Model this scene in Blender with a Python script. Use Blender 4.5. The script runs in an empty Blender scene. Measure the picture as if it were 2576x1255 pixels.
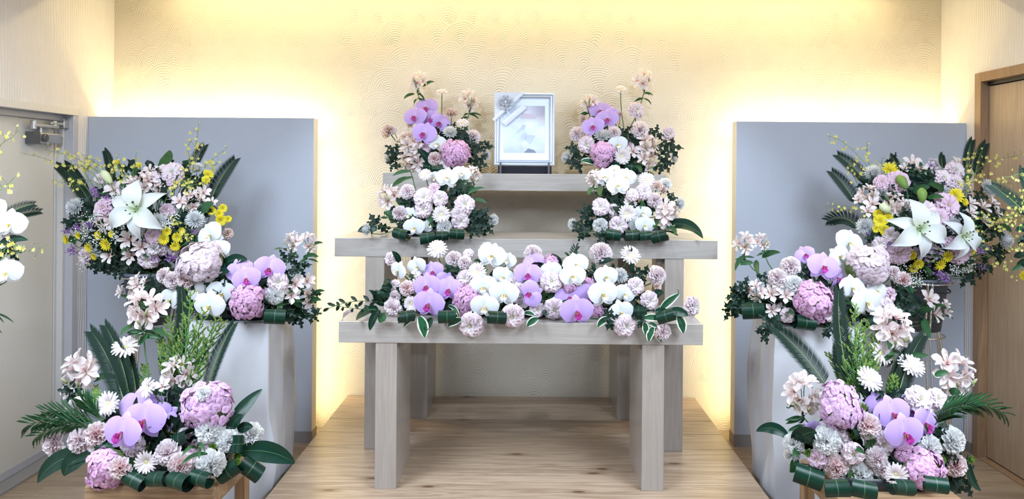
import bpy, math, random
from mathutils import Vector, Matrix
from math import sin, cos, pi, sqrt, radians

C = bpy.context.scene
COL = C.collection
random.seed(7)

# ------------------------------------------------------------------ camera
F = 1860.0                    # focal length in pixels of the 2576 px wide frame
HC = 1.706                    # eye height above the floor
VX, VY = 1325.0, 430.0        # principal point
ROLL = 0.0075
cam = bpy.data.cameras.new('camera')
cam.sensor_width = 36.0
cam.lens = 36.0 * F / 2576.0
cam.shift_x = -(VX - 1288.0) / 2576.0
cam.shift_y = -(627.5 - VY) / 2576.0
cam.clip_start = 0.05
camo = bpy.data.objects.new('camera', cam)
COL.objects.link(camo)
camo.location = (0, 0, HC)
camo.rotation_euler = (pi / 2, -ROLL, 0)
C.camera = camo

# ------------------------------------------------------------------ world, lights, exposure
w = bpy.data.worlds.new('hall'); C.world = w; w.use_nodes = True
w.node_tree.nodes['Background'].inputs[0].default_value = (0.72, 0.84, 1.0, 1)
w.node_tree.nodes['Background'].inputs[1].default_value = 0.10
C.view_settings.view_transform = 'Standard'
C.view_settings.look = 'None'
C.view_settings.gamma = 1.0
C.view_settings.use_curve_mapping = False
C.view_settings.exposure = 0.0
C.cycles.max_bounces = 8
C.cycles.diffuse_bounces = 3
C.cycles.glossy_bounces = 3
C.cycles.transmission_bounces = 4

def area(name, loc, rot, sx, sy, power, col, spread=180):
    l = bpy.data.lights.new(name, 'AREA'); l.shape = 'RECTANGLE'
    l.size, l.size_y, l.energy, l.color = sx, sy, power, col
    l.spread = radians(spread)
    o = bpy.data.objects.new(name, l); COL.objects.link(o)
    o.location = loc; o.rotation_euler = rot
    return o
def spot(name, loc, target, power, col, ang=70, r=0.03, blend=0.5):
    l = bpy.data.lights.new(name, 'SPOT'); l.energy, l.color = power, col
    l.spot_size = radians(ang); l.spot_blend = blend; l.shadow_soft_size = r
    o = bpy.data.objects.new(name, l); COL.objects.link(o); o.location = loc
    d = Vector(target) - Vector(loc)
    o.rotation_euler = d.to_track_quat('-Z', 'Y').to_euler()
    return o
WARM = (1.0, 0.80, 0.40)
COOL = (0.75, 0.87, 1.0)
# LED strip in the ceiling cove over the plastered wall
area('cove_strip', (0, 4.70, 2.96), (radians(-12), 0, 0), 4.7, 0.05, 27, WARM)
# LED strips behind the two partitions: along the top edge and down the inner edge
area('partition_strip', (-2.03, 4.75, 1.97), (radians(150), 0, 0), 1.36, 0.03, 8, WARM)
area('partition_strip', (2.03, 4.75, 1.97), (radians(150), 0, 0), 1.36, 0.03, 8, WARM)
area('partition_strip', (-1.37, 4.76, 1.03), (radians(90), 0, radians(-50)), 0.03, 1.9, 5.5, WARM)
area('partition_strip', (1.35, 4.76, 1.03), (radians(90), 0, radians(50)), 0.03, 1.9, 5.5, WARM)
# ceiling light panels of the hall and the downlights over the altar
for x in (-1.8, 1.8):
    area('ceiling_panel', (x, 2.0, 2.70), (0, 0, 0), 0.9, 0.9, 74, COOL)
    area('ceiling_panel', (x, 0.9, 2.70), (0, 0, 0), 0.9, 0.9, 72, COOL)
for x in (-1.1, 0.0, 1.1):
    spot('downlight', (x, 2.85, 2.68), (x * 0.75, 4.1, 1.0), 40, COOL, 75)
for x in (-0.62, 0.62):
    spot('downlight', (x, 3.45, 2.70), (x * 0.8, 4.5, 1.75), 17, COOL, 80)

# ------------------------------------------------------------------ mesh helpers
class MB:
    """Collects verts, faces, material slots and UVs and builds one mesh."""
    def __init__(s): s.v, s.f, s.m, s.uv = [], [], [], []
    def grid(s, pts, nu, nv, mat=0, uvs=None):
        b = len(s.v); s.v += [tuple(p) for p in pts]
        for i in range(nv):
            for j in range(nu):
                a = b + i * (nu + 1) + j
                s.f.append((a, a + 1, a + nu + 2, a + nu + 1)); s.m.append(mat)
                if uvs is None:
                    q = [(j / nu, i / nv), ((j + 1) / nu, i / nv), ((j + 1) / nu, (i + 1) / nv), (j / nu, (i + 1) / nv)]
                else:
                    q = [uvs[k - b] for k in (a, a + 1, a + nu + 2, a + nu + 1)]
                s.uv.append(q)
    def box(s, x0, x1, y0, y1, z0, z1, mat=0):
        b = len(s.v)
        s.v += [(x, y, z) for z in (z0, z1) for y in (y0, y1) for x in (x0, x1)]
        for q in ((0, 2, 3, 1), (4, 5, 7, 6), (0, 1, 5, 4), (2, 6, 7, 3), (0, 4, 6, 2), (1, 3, 7, 5)):
            s.f.append(tuple(b + k for k in q)); s.m.append(mat); s.uv.append([(0, 0), (1, 0), (1, 1), (0, 1)])
    def tube(s, path, r, n=6, mat=0, caps=True):
        pts = [Vector(p) for p in path]; b = len(s.v); k = len(pts)
        rr = r if isinstance(r, (list, tuple)) else [r] * k
        up = Vector((0.13, 0.31, 0.94))
        for i, p in enumerate(pts):
            d = (pts[min(i + 1, k - 1)] - pts[max(i - 1, 0)]).normalized()
            a = d.cross(up)
            if a.length < 1e-3: a = d.cross(Vector((1, 0, 0)))
            a.normalize(); c = d.cross(a)
            for j in range(n):
                t = 2 * pi * j / n
                s.v.append(tuple(p + (a * cos(t) + c * sin(t)) * rr[i]))
        for i in range(k - 1):
            for j in range(n):
                j2 = (j + 1) % n
                s.f.append((b + i * n + j, b + i * n + j2, b + (i + 1) * n + j2, b + (i + 1) * n + j)); s.m.append(mat)
                s.uv.append([(j / n, i / (k - 1)), ((j + 1) / n, i / (k - 1)), ((j + 1) / n, (i + 1) / (k - 1)), (j / n, (i + 1) / (k - 1))])
        if caps:
            for o_, rev in ((b, True), (b + (k - 1) * n, False)):
                q = [o_ + j for j in range(n)]
                s.f.append(tuple(q[::-1] if rev else q)); s.m.append(mat); s.uv.append([(0, 0 if rev else 1)] * n)
    def lathe(s, prof, n=16, mat=0, M=None):
        b = len(s.v); k = len(prof)
        for r, z in prof:
            for j in range(n):
                t = 2 * pi * j / n
                p = Vector((r * cos(t), r * sin(t), z))
                s.v.append(tuple(M @ p if M else p))
        for i in range(k - 1):
            for j in range(n):
                j2 = (j + 1) % n
                s.f.append((b + i * n + j, b + i * n + j2, b + (i + 1) * n + j2, b + (i + 1) * n + j)); s.m.append(mat)
                s.uv.append([(j / n, i / (k - 1)), ((j + 1) / n, i / (k - 1)), ((j + 1) / n, (i + 1) / (k - 1)), (j / n, (i + 1) / (k - 1))])
    def ball(s, c, r, mat=0, n=6, m=4, sz=1.0):
        prof = [(max(1e-4, r * sin(pi * i / m)), -r * sz * cos(pi * i / m)) for i in range(m + 1)]
        s.lathe(prof, n, mat, Matrix.Translation(c))
    def mesh(s, name, mats, smooth=True):
        me = bpy.data.meshes.new(name)
        me.from_pydata(s.v, [], s.f)
        for x in mats: me.materials.append(x)
        if len(mats) > 1: me.polygons.foreach_set('material_index', s.m)
        me.polygons.foreach_set('use_smooth', [smooth] * len(s.f))
        ul = me.uv_layers.new(name='UVMap')
        flat = []
        for q in s.uv:
            for c in q: flat += c
        ul.data.foreach_set('uv', flat)
        me.update()
        return me

def link(name, me, parent=None, M=None):
    o = bpy.data.objects.new(name, me); COL.objects.link(o)
    if parent is not None: o.parent = parent
    if M is not None: o.matrix_local = M
    return o
def add(name, mb, mats, parent=None, smooth=False, bevel=0.0, M=None):
    o = link(name, mb.mesh(name, mats if isinstance(mats, list) else [mats], smooth), parent, M)
    if bevel:
        b = o.modifiers.new('edge', 'BEVEL'); b.width = bevel; b.segments = 2; b.limit_method = 'ANGLE'
    return o
def bx(*a):
    m = MB(); m.box(*a); return m
def tag(o, label=None, cat=None, group=None, kind=None):
    if label: o['label'] = label
    if cat: o['category'] = cat
    if group: o['group'] = group
    if kind: o['kind'] = kind
    return o
def empty(name, loc=(0, 0, 0)):
    o = bpy.data.objects.new(name, None); COL.objects.link(o); o.location = loc
    o.empty_display_size = 0.05
    return o

_c, _s = cos(ROLL), sin(ROLL)
def P(px, py, z):
    """the point at depth z that the photograph shows at pixel px, py"""
    a, b = px - VX, py - VY
    x, y = _c * a + _s * b, -_s * a + _c * b
    return Vector((x * z / F, z, HC - y * z / F))

# ------------------------------------------------------------------ node helpers
class NT:
    def __init__(s, name):
        s.mat = bpy.data.materials.new(name); s.mat.use_nodes = True
        s.t = s.mat.node_tree; s.n = s.t.nodes
        s.bsdf = s.n['Principled BSDF']; s.out = s.n['Material Output']
    def put(s, sock, v):
        if hasattr(v, 'is_output'): s.t.links.new(v, sock)
        elif v is not None:
            if isinstance(v, tuple) and len(v) == 3 and sock.type == 'RGBA': v = (*v, 1)
            sock.default_value = v
    def math(s, op, a, b=None, c=None):
        n = s.n.new('ShaderNodeMath'); n.operation = op
        for i, v in enumerate((a, b, c)):
            if v is not None: s.put(n.inputs[i], v)
        return n.outputs[0]
    def mix(s, f, a, b, mode='MIX'):
        n = s.n.new('ShaderNodeMix'); n.data_type = 'RGBA'; n.blend_type = mode
        s.put(n.inputs[0], f); s.put(n.inputs[6], a); s.put(n.inputs[7], b)
        return n.outputs[2]
    def ramp(s, f, stops, interp='LINEAR'):
        n = s.n.new('ShaderNodeValToRGB'); cr = n.color_ramp; cr.interpolation = interp
        while len(cr.elements) < len(stops): cr.elements.new(0.5)
        for e, (p, c) in zip(cr.elements, stops):
            e.position = p; e.color = (*c, 1) if len(c) == 3 else c
        s.put(n.inputs[0], f); return n.outputs[0]
    def coord(s, which='Object', scale=None):
        n = s.n.new('ShaderNodeTexCoord'); o = n.outputs[which]
        if scale is not None:
            m = s.n.new('ShaderNodeMapping'); m.inputs['Scale'].default_value = scale
            s.t.links.new(o, m.inputs[0]); o = m.outputs[0]
        return o
    def noise(s, vec, scale, detail=3, rough=0.5, dist=0.0):
        n = s.n.new('ShaderNodeTexNoise'); n.inputs['Scale'].default_value = scale
        n.inputs['Detail'].default_value = detail; n.inputs['Roughness'].default_value = rough
        n.inputs['Distortion'].default_value = dist
        if vec is not None: s.t.links.new(vec, n.inputs['Vector'])
        return n.outputs['Fac']
    def rnd(s):
        return s.n.new('ShaderNodeObjectInfo').outputs['Random']
    def vadd(s, a, b, op='ADD'):
        n = s.n.new('ShaderNodeVectorMath'); n.operation = op
        s.put(n.inputs[0], a); s.put(n.inputs[1], b); return n.outputs[0]
    def xyz(s, v):
        n = s.n.new('ShaderNodeSeparateXYZ'); s.put(n.inputs[0], v); return n.outputs
    def vec(s, x, y, z):
        n = s.n.new('ShaderNodeCombineXYZ')
        for i, v in enumerate((x, y, z)): s.put(n.inputs[i], v)
        return n.outputs[0]
    def bump(s, h, strength, dist):
        n = s.n.new('ShaderNodeBump'); n.inputs['Strength'].default_value = strength
        n.inputs['Distance'].default_value = dist
        s.put(n.inputs['Height'], h); s.t.links.new(n.outputs[0], s.bsdf.inputs['Normal'])
    def set(s, col=None, rough=None, metal=None, spec=None, **k):
        if col is not None: s.put(s.bsdf.inputs['Base Color'], col)
        if rough is not None: s.put(s.bsdf.inputs['Roughness'], rough)
        if metal is not None: s.put(s.bsdf.inputs['Metallic'], metal)
        if spec is not None: s.put(s.bsdf.inputs['Specular IOR Level'], spec)
        for kk, v in k.items(): s.put(s.bsdf.inputs[kk.replace('_', ' ')], v)
        return s

def plain(name, col, rough=0.6, metal=0.0, grain=0.04, spec=0.5):
    t = NT(name)
    n = t.noise(t.coord('Object'), 40, 3)
    d = tuple(max(0, c * (1 - grain)) for c in col); u = tuple(min(1, c * (1 + grain)) for c in col)
    t.set(t.mix(n, d, u), rough, metal, spec)
    return t.mat

def wood(name, dark, light, axis=0, rough=0.45, knots=False, grain=1.0, coat=0.0, scale=1.0, vary=0.25):
    """planed timber, grain along the axis, shifted from piece to piece"""
    t = NT(name)
    sc = [9.0 * scale] * 3; sc[axis] = 0.55 * scale
    r = t.rnd()
    off = t.vec(t.math('MULTIPLY', r, 17.3), t.math('MULTIPLY', r, 31.7), t.math('MULTIPLY', r, 11.9))
    v = t.vadd(t.coord('Object'), off)
    m = t.n.new('ShaderNodeMapping'); m.inputs['Scale'].default_value = sc; t.t.links.new(v, m.inputs[0])
    a = t.noise(m.outputs[0], 1.6, 4, 0.55, 0.6)
    rings = t.math('FRACT', t.math('MULTIPLY', a, 7.0))
    rings = t.math('ABSOLUTE', t.math('SUBTRACT', rings, 0.5))
    sc2 = [160.0] * 3; sc2[axis] = 3.0
    m2 = t.n.new('ShaderNodeMapping'); m2.inputs['Scale'].default_value = sc2; t.t.links.new(v, m2.inputs[0])
    fine = t.noise(m2.outputs[0], 1.0, 2)
    f = t.math('ADD', t.math('MULTIPLY', rings, 0.9 * grain), t.math('MULTIPLY', fine, 0.5 * grain))
    f = t.math('ADD', f, t.math('MULTIPLY', t.math('SUBTRACT', r, 0.5), vary))
    col = t.ramp(f, [(0.1, dark), (0.75, light)])
    if knots:
        sk = [5.0] * 3; sk[axis] = 1.7
        m3 = t.n.new('ShaderNodeMapping'); m3.inputs['Scale'].default_value = sk; t.t.links.new(v, m3.inputs[0])
        vo = t.n.new('ShaderNodeTexVoronoi'); vo.inputs['Scale'].default_value = 1.0; vo.voronoi_dimensions = '2D'
        t.t.links.new(m3.outputs[0], vo.inputs['Vector'])
        k = t.ramp(vo.outputs['Distance'], [(0.0, (1, 1, 1)), (0.035, (0.9, .9, .9)), (0.06, (0.35, .35, .35)), (0.15, (0, 0, 0))])
        gate = t.math('GREATER_THAN', t.xyz(vo.outputs['Color'])[0], 0.55)
        col = t.mix(t.math('MULTIPLY', k, gate), col, (0.10, 0.045, 0.02))
    t.set(col, rough)
    if coat: t.set(Coat_Weight=coat, Coat_Roughness=0.12)
    t.bump(f, 0.12, 0.002)
    return t.mat

# ------------------------------------------------------------------ wall materials
def fan_plaster():
    """trowelled plaster: overlapping combed fans, row over row"""
    t = NT('combed_plaster')
    co = t.coord('Object')
    wob = t.noise(co, 2.6, 2)
    wob2 = t.noise(t.vadd(co, (5.3, 1.1, 7.7)), 2.6, 2)
    x, _, z = t.xyz(co)[0:3]
    x = t.math('ADD', x, t.math('MULTIPLY', t.math('SUBTRACT', wob, 0.5), 0.16))
    z = t.math('ADD', z, t.math('MULTIPLY', t.math('SUBTRACT', wob2, 0.5), 0.12))
    HR, SP, R = 0.158, 0.150, 0.142
    row0 = t.math('FLOOR', t.math('DIVIDE', z, HR))
    best = 9.0; seed = 0.0
    for k in (0, 1):                                  # from the hidden fan behind to the one laid last
        j = t.math('SUBTRACT', row0, float(k))
        odd = t.math('FLOORED_MODULO', j, 2.0)
        xs = t.math('SUBTRACT', t.math('DIVIDE', x, SP), t.math('MULTIPLY', odd, 0.5))
        for side in (0, 1):                            # a fan also lies over its neighbour's edge
            cx = t.math('FLOOR', xs) if side == 0 else t.math('ADD', t.math('FLOOR', xs), 1.0)
            wn = t.n.new('ShaderNodeTexWhiteNoise'); wn.noise_dimensions = '2D'
            t.t.links.new(t.vec(cx, j, 0.0), wn.inputs['Vector'])
            jr = t.xyz(wn.outputs['Color'])
            px = t.math('MULTIPLY', t.math('ADD', t.math('ADD', cx, t.math('MULTIPLY', odd, 0.5)), t.math('MULTIPLY', t.math('SUBTRACT', jr[0], 0.5), 0.12)), SP)
            pz = t.math('MULTIPLY', t.math('ADD', j, t.math('MULTIPLY', t.math('SUBTRACT', jr[1], 0.5), 0.16)), HR)
            dx = t.math('SUBTRACT', x, px); dz = t.math('MULTIPLY', t.math('SUBTRACT', z, pz), 0.80)
            d = t.math('SQRT', t.math('ADD', t.math('MULTIPLY', dx, dx), t.math('MULTIPLY', dz, dz)))
            inside = t.math('LESS_THAN', d, t.math('MULTIPLY', t.math('ADD', 0.85, t.math('MULTIPLY', jr[2], 0.25)), R))
            keep = t.math('SUBTRACT', 1.0, inside)
            best = t.math('ADD', t.math('MULTIPLY', inside, d), t.math('MULTIPLY', keep, best))
            seed = t.math('ADD', t.math('MULTIPLY', inside, jr[2]), t.math('MULTIPLY', keep, seed))
    ridges = t.math('SINE', t.math('MULTIPLY', t.math('ADD', best, t.math('MULTIPLY', t.noise(co, 30, 2), 0.003)), 2 * pi / 0.0128))
    fade = t.ramp(t.noise(co, 3.2, 3, 0.6), [(0.34, (0.12, 0.12, 0.12)), (0.62, (1, 1, 1))])
    rub = t.ramp(t.noise(co, 55, 2), [(0.30, (0.2, 0.2, 0.2)), (0.6, (1, 1, 1))])
    amp = t.math('MULTIPLY', fade, rub)
    amp = t.math('MULTIPLY', amp, t.math('ADD', 0.45, t.math('MULTIPLY', seed, 0.55)))
    amp = t.math('MULTIPLY', amp, t.ramp(t.math('DIVIDE', best, R), [(0.25, (1, 1, 1)), (0.8, (0.45, .45, .45)), (1.1, (0.6, .6, .6))]))
    h = t.math('ADD', t.math('MULTIPLY', ridges, amp), t.math('MULTIPLY', t.noise(co, 140, 2), 0.22))
    t.set(t.mix(t.noise(co, 5, 3), (0.72, 0.66, 0.56), (0.79, 0.73, 0.63)), 0.75, spec=0.25)
    t.bump(h, 0.5, 0.0045)
    return t.mat

def striped_paper():
    """pale wallpaper embossed with wavy upright ribs"""
    t = NT('ribbed_wallpaper')
    co = t.coord('Object')
    x, y, z = t.xyz(co)[0:3]
    wv = t.noise(t.coord('Object', (6, 6, 1.6)), 1.0, 3, 0.55)
    ph = t.math('ADD', t.math('MULTIPLY', y, 2 * pi / 0.021), t.math('MULTIPLY', wv, 22.0))
    h = t.math('SINE', ph)
    h = t.math('MULTIPLY', h, t.math('ADD', 0.3, t.noise(t.coord('Object', (20, 20, 1.2)), 1.0, 2)))
    t.set(t.mix(t.noise(co, 6, 2), (0.70, 0.67, 0.67), (0.77, 0.745, 0.745)), 0.8, spec=0.2)
    t.bump(h, 0.42, 0.0032)
    return t.mat

def fabric_panel():
    t = NT('partition_paper')
    co = t.coord('Object')
    n = t.noise(co, 90, 4, 0.65); b = t.noise(co, 4, 3)
    c = t.mix(b, (0.41, 0.45, 0.545), (0.46, 0.50, 0.595))
    t.set(t.mix(t.math('MULTIPLY', n, 0.45), c, (0.54, 0.58, 0.66)), 0.85, spec=0.2)
    t.bump(n, 0.25, 0.0015)
    return t.mat

M_PLASTER = fan_plaster()
M_PAPER = striped_paper()
M_PANEL = fabric_panel()
M_EDGE = plain('partition_edge', (0.80, 0.76, 0.70), 0.8)
M_SKIRT = plain('grey_vinyl_skirting', (0.26, 0.245, 0.25), 0.5)
M_CEIL = plain('white_ceiling', (0.82, 0.82, 0.82), 0.9)
M_FLOOR = wood('oak_floorboards', (0.25, 0.18, 0.12), (0.44, 0.335, 0.235), 0, 0.32, grain=0.8, vary=0.5, coat=0.15)
M_CEDAR = wood('cedar_boards', (0.31, 0.21, 0.14), (0.58, 0.44, 0.32), 0, 0.36, knots=True, grain=0.9, vary=0.25, coat=0.25)
M_ALTAR = wood('pale_altar_wood', (0.33, 0.305, 0.285), (0.42, 0.39, 0.37), 0, 0.28, grain=0.75, vary=0.04, coat=0.35)
M_ALTARV = wood('pale_altar_wood_upright', (0.32, 0.28, 0.25), (0.40, 0.355, 0.325), 2, 0.28, grain=0.75, vary=0.04, coat=0.35)
M_STOOL = wood('stool_wood', (0.15, 0.083, 0.04), (0.32, 0.205, 0.115), 0, 0.42, grain=1.3, vary=0.1)
M_STOOLV = wood('stool_wood_upright', (0.17, 0.09, 0.04), (0.33, 0.20, 0.10), 2, 0.42, grain=1.1, vary=0.1)
M_DOORGREY = plain('grey_door_paint', (0.66, 0.64, 0.61), 0.5)
M_FRAMEGREY = plain('grey_frame_paint', (0.48, 0.48, 0.53), 0.4)
M_FRAMEPALE = plain('pale_frame_paint', (0.62, 0.605, 0.60), 0.4)
M_DOORWOOD = wood('door_veneer', (0.37, 0.275, 0.195), (0.50, 0.385, 0.28), 2, 0.42, grain=0.7, vary=0.0)
M_TRIMWOOD = wood('door_trim_wood', (0.25, 0.15, 0.085), (0.38, 0.245, 0.145), 2, 0.4, grain=0.8, vary=0.1)
M_METAL = plain('brushed_metal', (0.50, 0.50, 0.50), 0.35, 0.85)
M_DARKMETAL = plain('dark_metal', (0.12, 0.12, 0.13), 0.4, 0.6)
M_CHROME = plain('chrome', (0.75, 0.74, 0.72), 0.12, 1.0, 0.01)
M_BLACK = plain('black_lacquer', (0.01, 0.011, 0.02), 0.3)
M_BUCKET = plain('grey_bucket_plastic', (0.085, 0.10, 0.135), 0.42)
M_TRAY = plain('black_tray_plastic', (0.008, 0.011, 0.018), 0.3)

# ------------------------------------------------------------------ the room
ZW = 4.89            # back wall
XW = 2.735           # side walls
DAIS = 0.215
def struct(name, mb, mats, parent=None, bevel=0.0, **k):
    o = add(name, mb, mats, parent, False, bevel, **k)
    if parent is None: o['kind'] = 'structure'
    return o
m = MB(); m.box(-3.0, 3.0, ZW, ZW + 0.1, 0, 3.1); struct('wall_back', m, M_PLASTER)

DZ0, DZ1, DTOP = 3.52, 4.50, 2.055        # left door opening
m = MB()
m.box(-XW - 0.14, -XW, -3.0, DZ0, 0, 3.1); m.box(-XW - 0.14, -XW, DZ1, ZW, 0, 3.1); m.box(-XW - 0.14, -XW, DZ0, DZ1, DTOP, 3.1)
struct('wall_left', m, M_PAPER)
RZ0, RZ1, RTOP = 3.50, 4.49, 2.31         # right door opening
m = MB()
m.box(XW, XW + 0.14, -3.0, RZ0, 0, 3.1); m.box(XW, XW + 0.14, RZ1, ZW, 0, 3.1); m.box(XW, XW + 0.14, RZ0, RZ1, RTOP, 3.1)
struct('wall_right', m, M_PAPER)
m = MB(); m.box(-3.0, 3.0, -3.0, 4.30, 2.74, 2.84); m.box(-3.0, 3.0, 4.26, 4.30, 2.72, 2.90); m.box(-3.0, 3.0, 4.30, ZW, 3.06, 3.1); m.box(-3, 3, 4.26, 4.30, 2.84, 3.06)
struct('ceiling', m, M_CEIL)

fl = struct('floor', bx(-3.0, 3.0, -3.0, ZW, -0.08, -0.02), M_FLOOR)
rr = random.Random(3); y = 2.05; row = 0
while y < ZW - 0.01:
    y1 = min(y + 0.147, ZW); x = -XW - 0.1 - rr.random() * 0.9
    while x < XW + 0.1:
        x1 = min(x + rr.uniform(0.8, 1.5), XW + 0.12)
        if x1 > -XW - 0.1 and x1 - max(x, -XW - 0.12) > 0.03:
            add('floorboard', bx(max(x, -XW - 0.12) + 0.0006, x1 - 0.0006, y + 0.0006, y1 - 0.0006, -0.022, 0.0), M_FLOOR, fl, False)
        x = x1
    y = y1; row += 1
# skirting along the walls where they show
struct('baseboard_left', bx(-XW, -XW + 0.008, DZ1 + 0.02, 4.604, 0, 0.06), M_SKIRT)
struct('baseboard_right', bx(XW - 0.008, XW, RZ1 + 0.03, 4.604, 0, 0.06), M_SKIRT)

# the timber platform under the altar
da = empty('platform', (0, 0, 0)); tag(da, kind='structure')
y = ZW - 0.003; ys = []
while y > 3.1:
    ys.append(y); y -= 0.2275
for i, yy in enumerate(ys):
    add('platform_board', bx(-1.172, 1.122, yy - 0.2275 + 0.0016, yy - 0.0016, DAIS - 0.03, DAIS), M_CEDAR, da, False, 0.0015)
add('platform_base', bx(-1.165, 1.115, yy - 0.2225, ZW - 0.003, 0.0, DAIS - 0.03), M_CEDAR, da)

# ------------------------------------------------------------------ the doors
d1 = empty('door_1', (-XW, DZ1, 0)); tag(d1, kind='structure')
def local(o): return Matrix.Translation((-o.location.x, -o.location.y, -o.location.z))
def dadd(root, name, mb, mat, bevel=0.0, par=None, smooth=False):
    o = add(name, mb, mat, par or root, smooth, bevel)
    if par is None: o.matrix_local = local(root)
    return o
leaf = dadd(d1, 'door_leaf', bx(-XW - 0.125, -XW - 0.085, DZ0 + 0.09, 4.408, 0.012, 1.985), M_DOORGREY, 0.002)
dadd(d1, 'kick_rail', bx(-XW - 0.085, -XW - 0.082, DZ0 + 0.09, 4.406, 0.012, 0.055), M_FRAMEGREY)
m = MB()
m.box(-XW - 0.135, -XW - 0.08, 4.412, 4.432, 0, 1.99); m.box(-XW - 0.10, -XW - 0.045, 4.432, 4.452, 0, 2.00)
dadd(d1, 'door_stop', m, M_FRAMEPALE, 0.002)
m = MB(); m.box(-XW - 0.135, -XW + 0.004, 4.452, DZ1, 0, 2.055)
dadd(d1, 'frame_jamb', m, M_FRAMEGREY, 0.002)
dadd(d1, 'frame_jamb', bx(-XW - 0.135, -XW + 0.004, DZ0, DZ0 + 0.07, 0, 2.055), M_FRAMEGREY, 0.002)
dadd(d1, 'frame_head', bx(-XW - 0.135, -XW + 0.010, DZ0, DZ1 + 0.004, 2.02, 2.062), M_FRAMEPALE, 0.002)
dadd(d1, 'head_stop', bx(-XW - 0.135, -XW - 0.06, DZ0 + 0.07, 4.452, 1.985, 2.02), M_FRAMEGREY, 0.002)
dadd(d1, 'threshold', bx(-XW - 0.135, -XW + 0.02, DZ0, DZ1, 0.0, 0.010), M_SKIRT)
m = MB()
bodyM = bx(-XW - 0.082, -XW - 0.030, 4.165, 4.395, 1.845, 1.905)
cl = dadd(d1, 'door_closer', bodyM, M_METAL, 0.008)
m = MB(); m.box(-XW - 0.080, -XW - 0.026, 4.150, 4.195, 1.838, 1.908)
m.lathe([(0.0001, -0.03), (0.024, -0.03), (0.024, 0.012), (0.018, 0.016), (0.0001, 0.016)], 14, 0, Matrix.Translation((-XW - 0.03, 4.235, 1.875)) @ Matrix.Rotation(pi / 2, 4, 'Y'))
dadd(d1, 'closer_cap', m, M_DARKMETAL, par=None)
m = MB()
m.box(-XW - 0.062, -XW - 0.022, 4.15, 4.36, 1.934, 1.952); m.box(-XW - 0.055, -XW - 0.030, 4.30, 4.43, 1.956, 1.972)
m.lathe([(0.0001, -0.02), (0.017, -0.02), (0.017, 0.03), (0.0001, 0.03)], 12, 0, Matrix.Translation((-XW - 0.042, 4.16, 1.94)))
m.lathe([(0.0001, -0.02), (0.014, -0.02), (0.014, 0.03), (0.0001, 0.03)], 12, 0, Matrix.Translation((-XW - 0.042, 4.345, 1.95)))
m.lathe([(0.0001, 0), (0.012, 0), (0.012, 0.05), (0.0001, 0.05)], 12, 0, Matrix.Translation((-XW - 0.055, 4.24, 1.90)))
m.box(-XW - 0.066, -XW - 0.022, 4.405, 4.452, 1.940, 1.985)
dadd(d1, 'closer_arm', m, M_METAL, 0.003)

d2 = empty('door_2', (XW, RZ1, 0)); tag(d2, kind='structure')
dadd(d2, 'door_leaf', bx(XW + 0.04, XW + 0.08, RZ0 + 0.05, 4.44, 0.012, 2.235), M_DOORWOOD, 0.002)
dadd(d2, 'frame_jamb', bx(XW - 0.012, XW + 0.135, 4.442, RZ1 + 0.012, 0, 2.318), M_TRIMWOOD, 0.002)
dadd(d2, 'frame_jamb', bx(XW - 0.012, XW + 0.135, RZ0 - 0.01, RZ0 + 0.045, 0, 2.318), M_TRIMWOOD, 0.002)
dadd(d2, 'frame_head', bx(XW - 0.012, XW + 0.135, RZ0 + 0.045, 4.442, 2.262, 2.318), M_TRIMWOOD, 0.002)
dadd(d2, 'door_track', bx(XW + 0.03, XW + 0.09, RZ0 + 0.045, 4.442, 2.240, 2.262), M_BLACK)
dadd(d2, 'threshold', bx(XW - 0.01, XW + 0.135, RZ0, RZ1, 0.0, 0.006), M_TRIMWOOD)

# ------------------------------------------------------------------ the two partitions
def partition(name, x0, x1, inner):
    o = add(name, bx(x0, x1, 4.605, 4.70, 0.0, 2.025), [M_PANEL, M_EDGE], None, False, 0.002)
    me = o.data
    for p in me.polygons:
        if p.normal.x * inner > 0.5 or p.normal.z > 0.5 or p.normal.y > 0.5: p.material_index = 1
    a, b = (x0, x1 + 0.004) if inner > 0 else (x0 - 0.004, x1)
    mm = MB(); mm.box(a, b, 4.600, 4.705, 0.0, 0.075)
    add('skirting', mm, M_SKIRT, o)
    return o
tag(partition('partition', -XW + 0.002, -1.328, 1), 'grey papered partition panel left of the altar, beside the grey door', 'partition')
tag(partition('partition', 1.305, XW - 0.002, -1), 'grey papered partition panel right of the altar, beside the wooden door', 'partition')

# ------------------------------------------------------------------ the three altar tables
def thing(name, label, cat, loc=(0, 0, 0), group=None):
    return tag(empty(name, loc), label, cat, group)
def padd(root, name, mb, mats, bevel=0.0, smooth=False, par=None):
    """a part whose mesh is given in world coordinates"""
    o = add(name, mb, mats, root, smooth, bevel)
    o.matrix_local = local(root)
    return o
def altar_table(label, x0, x1, top, y0, y1, legs, leg_y1, thick):
    r = thing('altar_table', label, 'table', ((x0 + x1) / 2, (y0 + y1) / 2, DAIS))
    padd(r, 'tabletop', bx(x0, x1, y0, y1, top - thick, top), M_ALTAR, 0.002)
    for a, b in legs:
        padd(r, 'leg', bx(a, b, y0 + 0.004, leg_y1, DAIS, top - thick), M_ALTARV, 0.002)
    (a0, b0), (a1, b1) = legs
    zr = top - thick
    padd(r, 'rail', bx(b0, b0 + 0.034, y0 + 0.05, y0 + 0.09, zr - 0.034, zr), M_ALTARV, 0.001)
    padd(r, 'rail', bx(a1 - 0.034, a1, y0 + 0.05, y0 + 0.09, zr - 0.034, zr), M_ALTARV, 0.001)
    return r
T1, T2, T3 = 0.998, 1.342, 1.689
altar_table('low pale wooden altar table in front, carrying the long bed of orchids', -0.872, 0.829, T1, 3.45, 3.935, ((-0.700, -0.600), (0.547, 0.650)), 3.87, 0.099)
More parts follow.
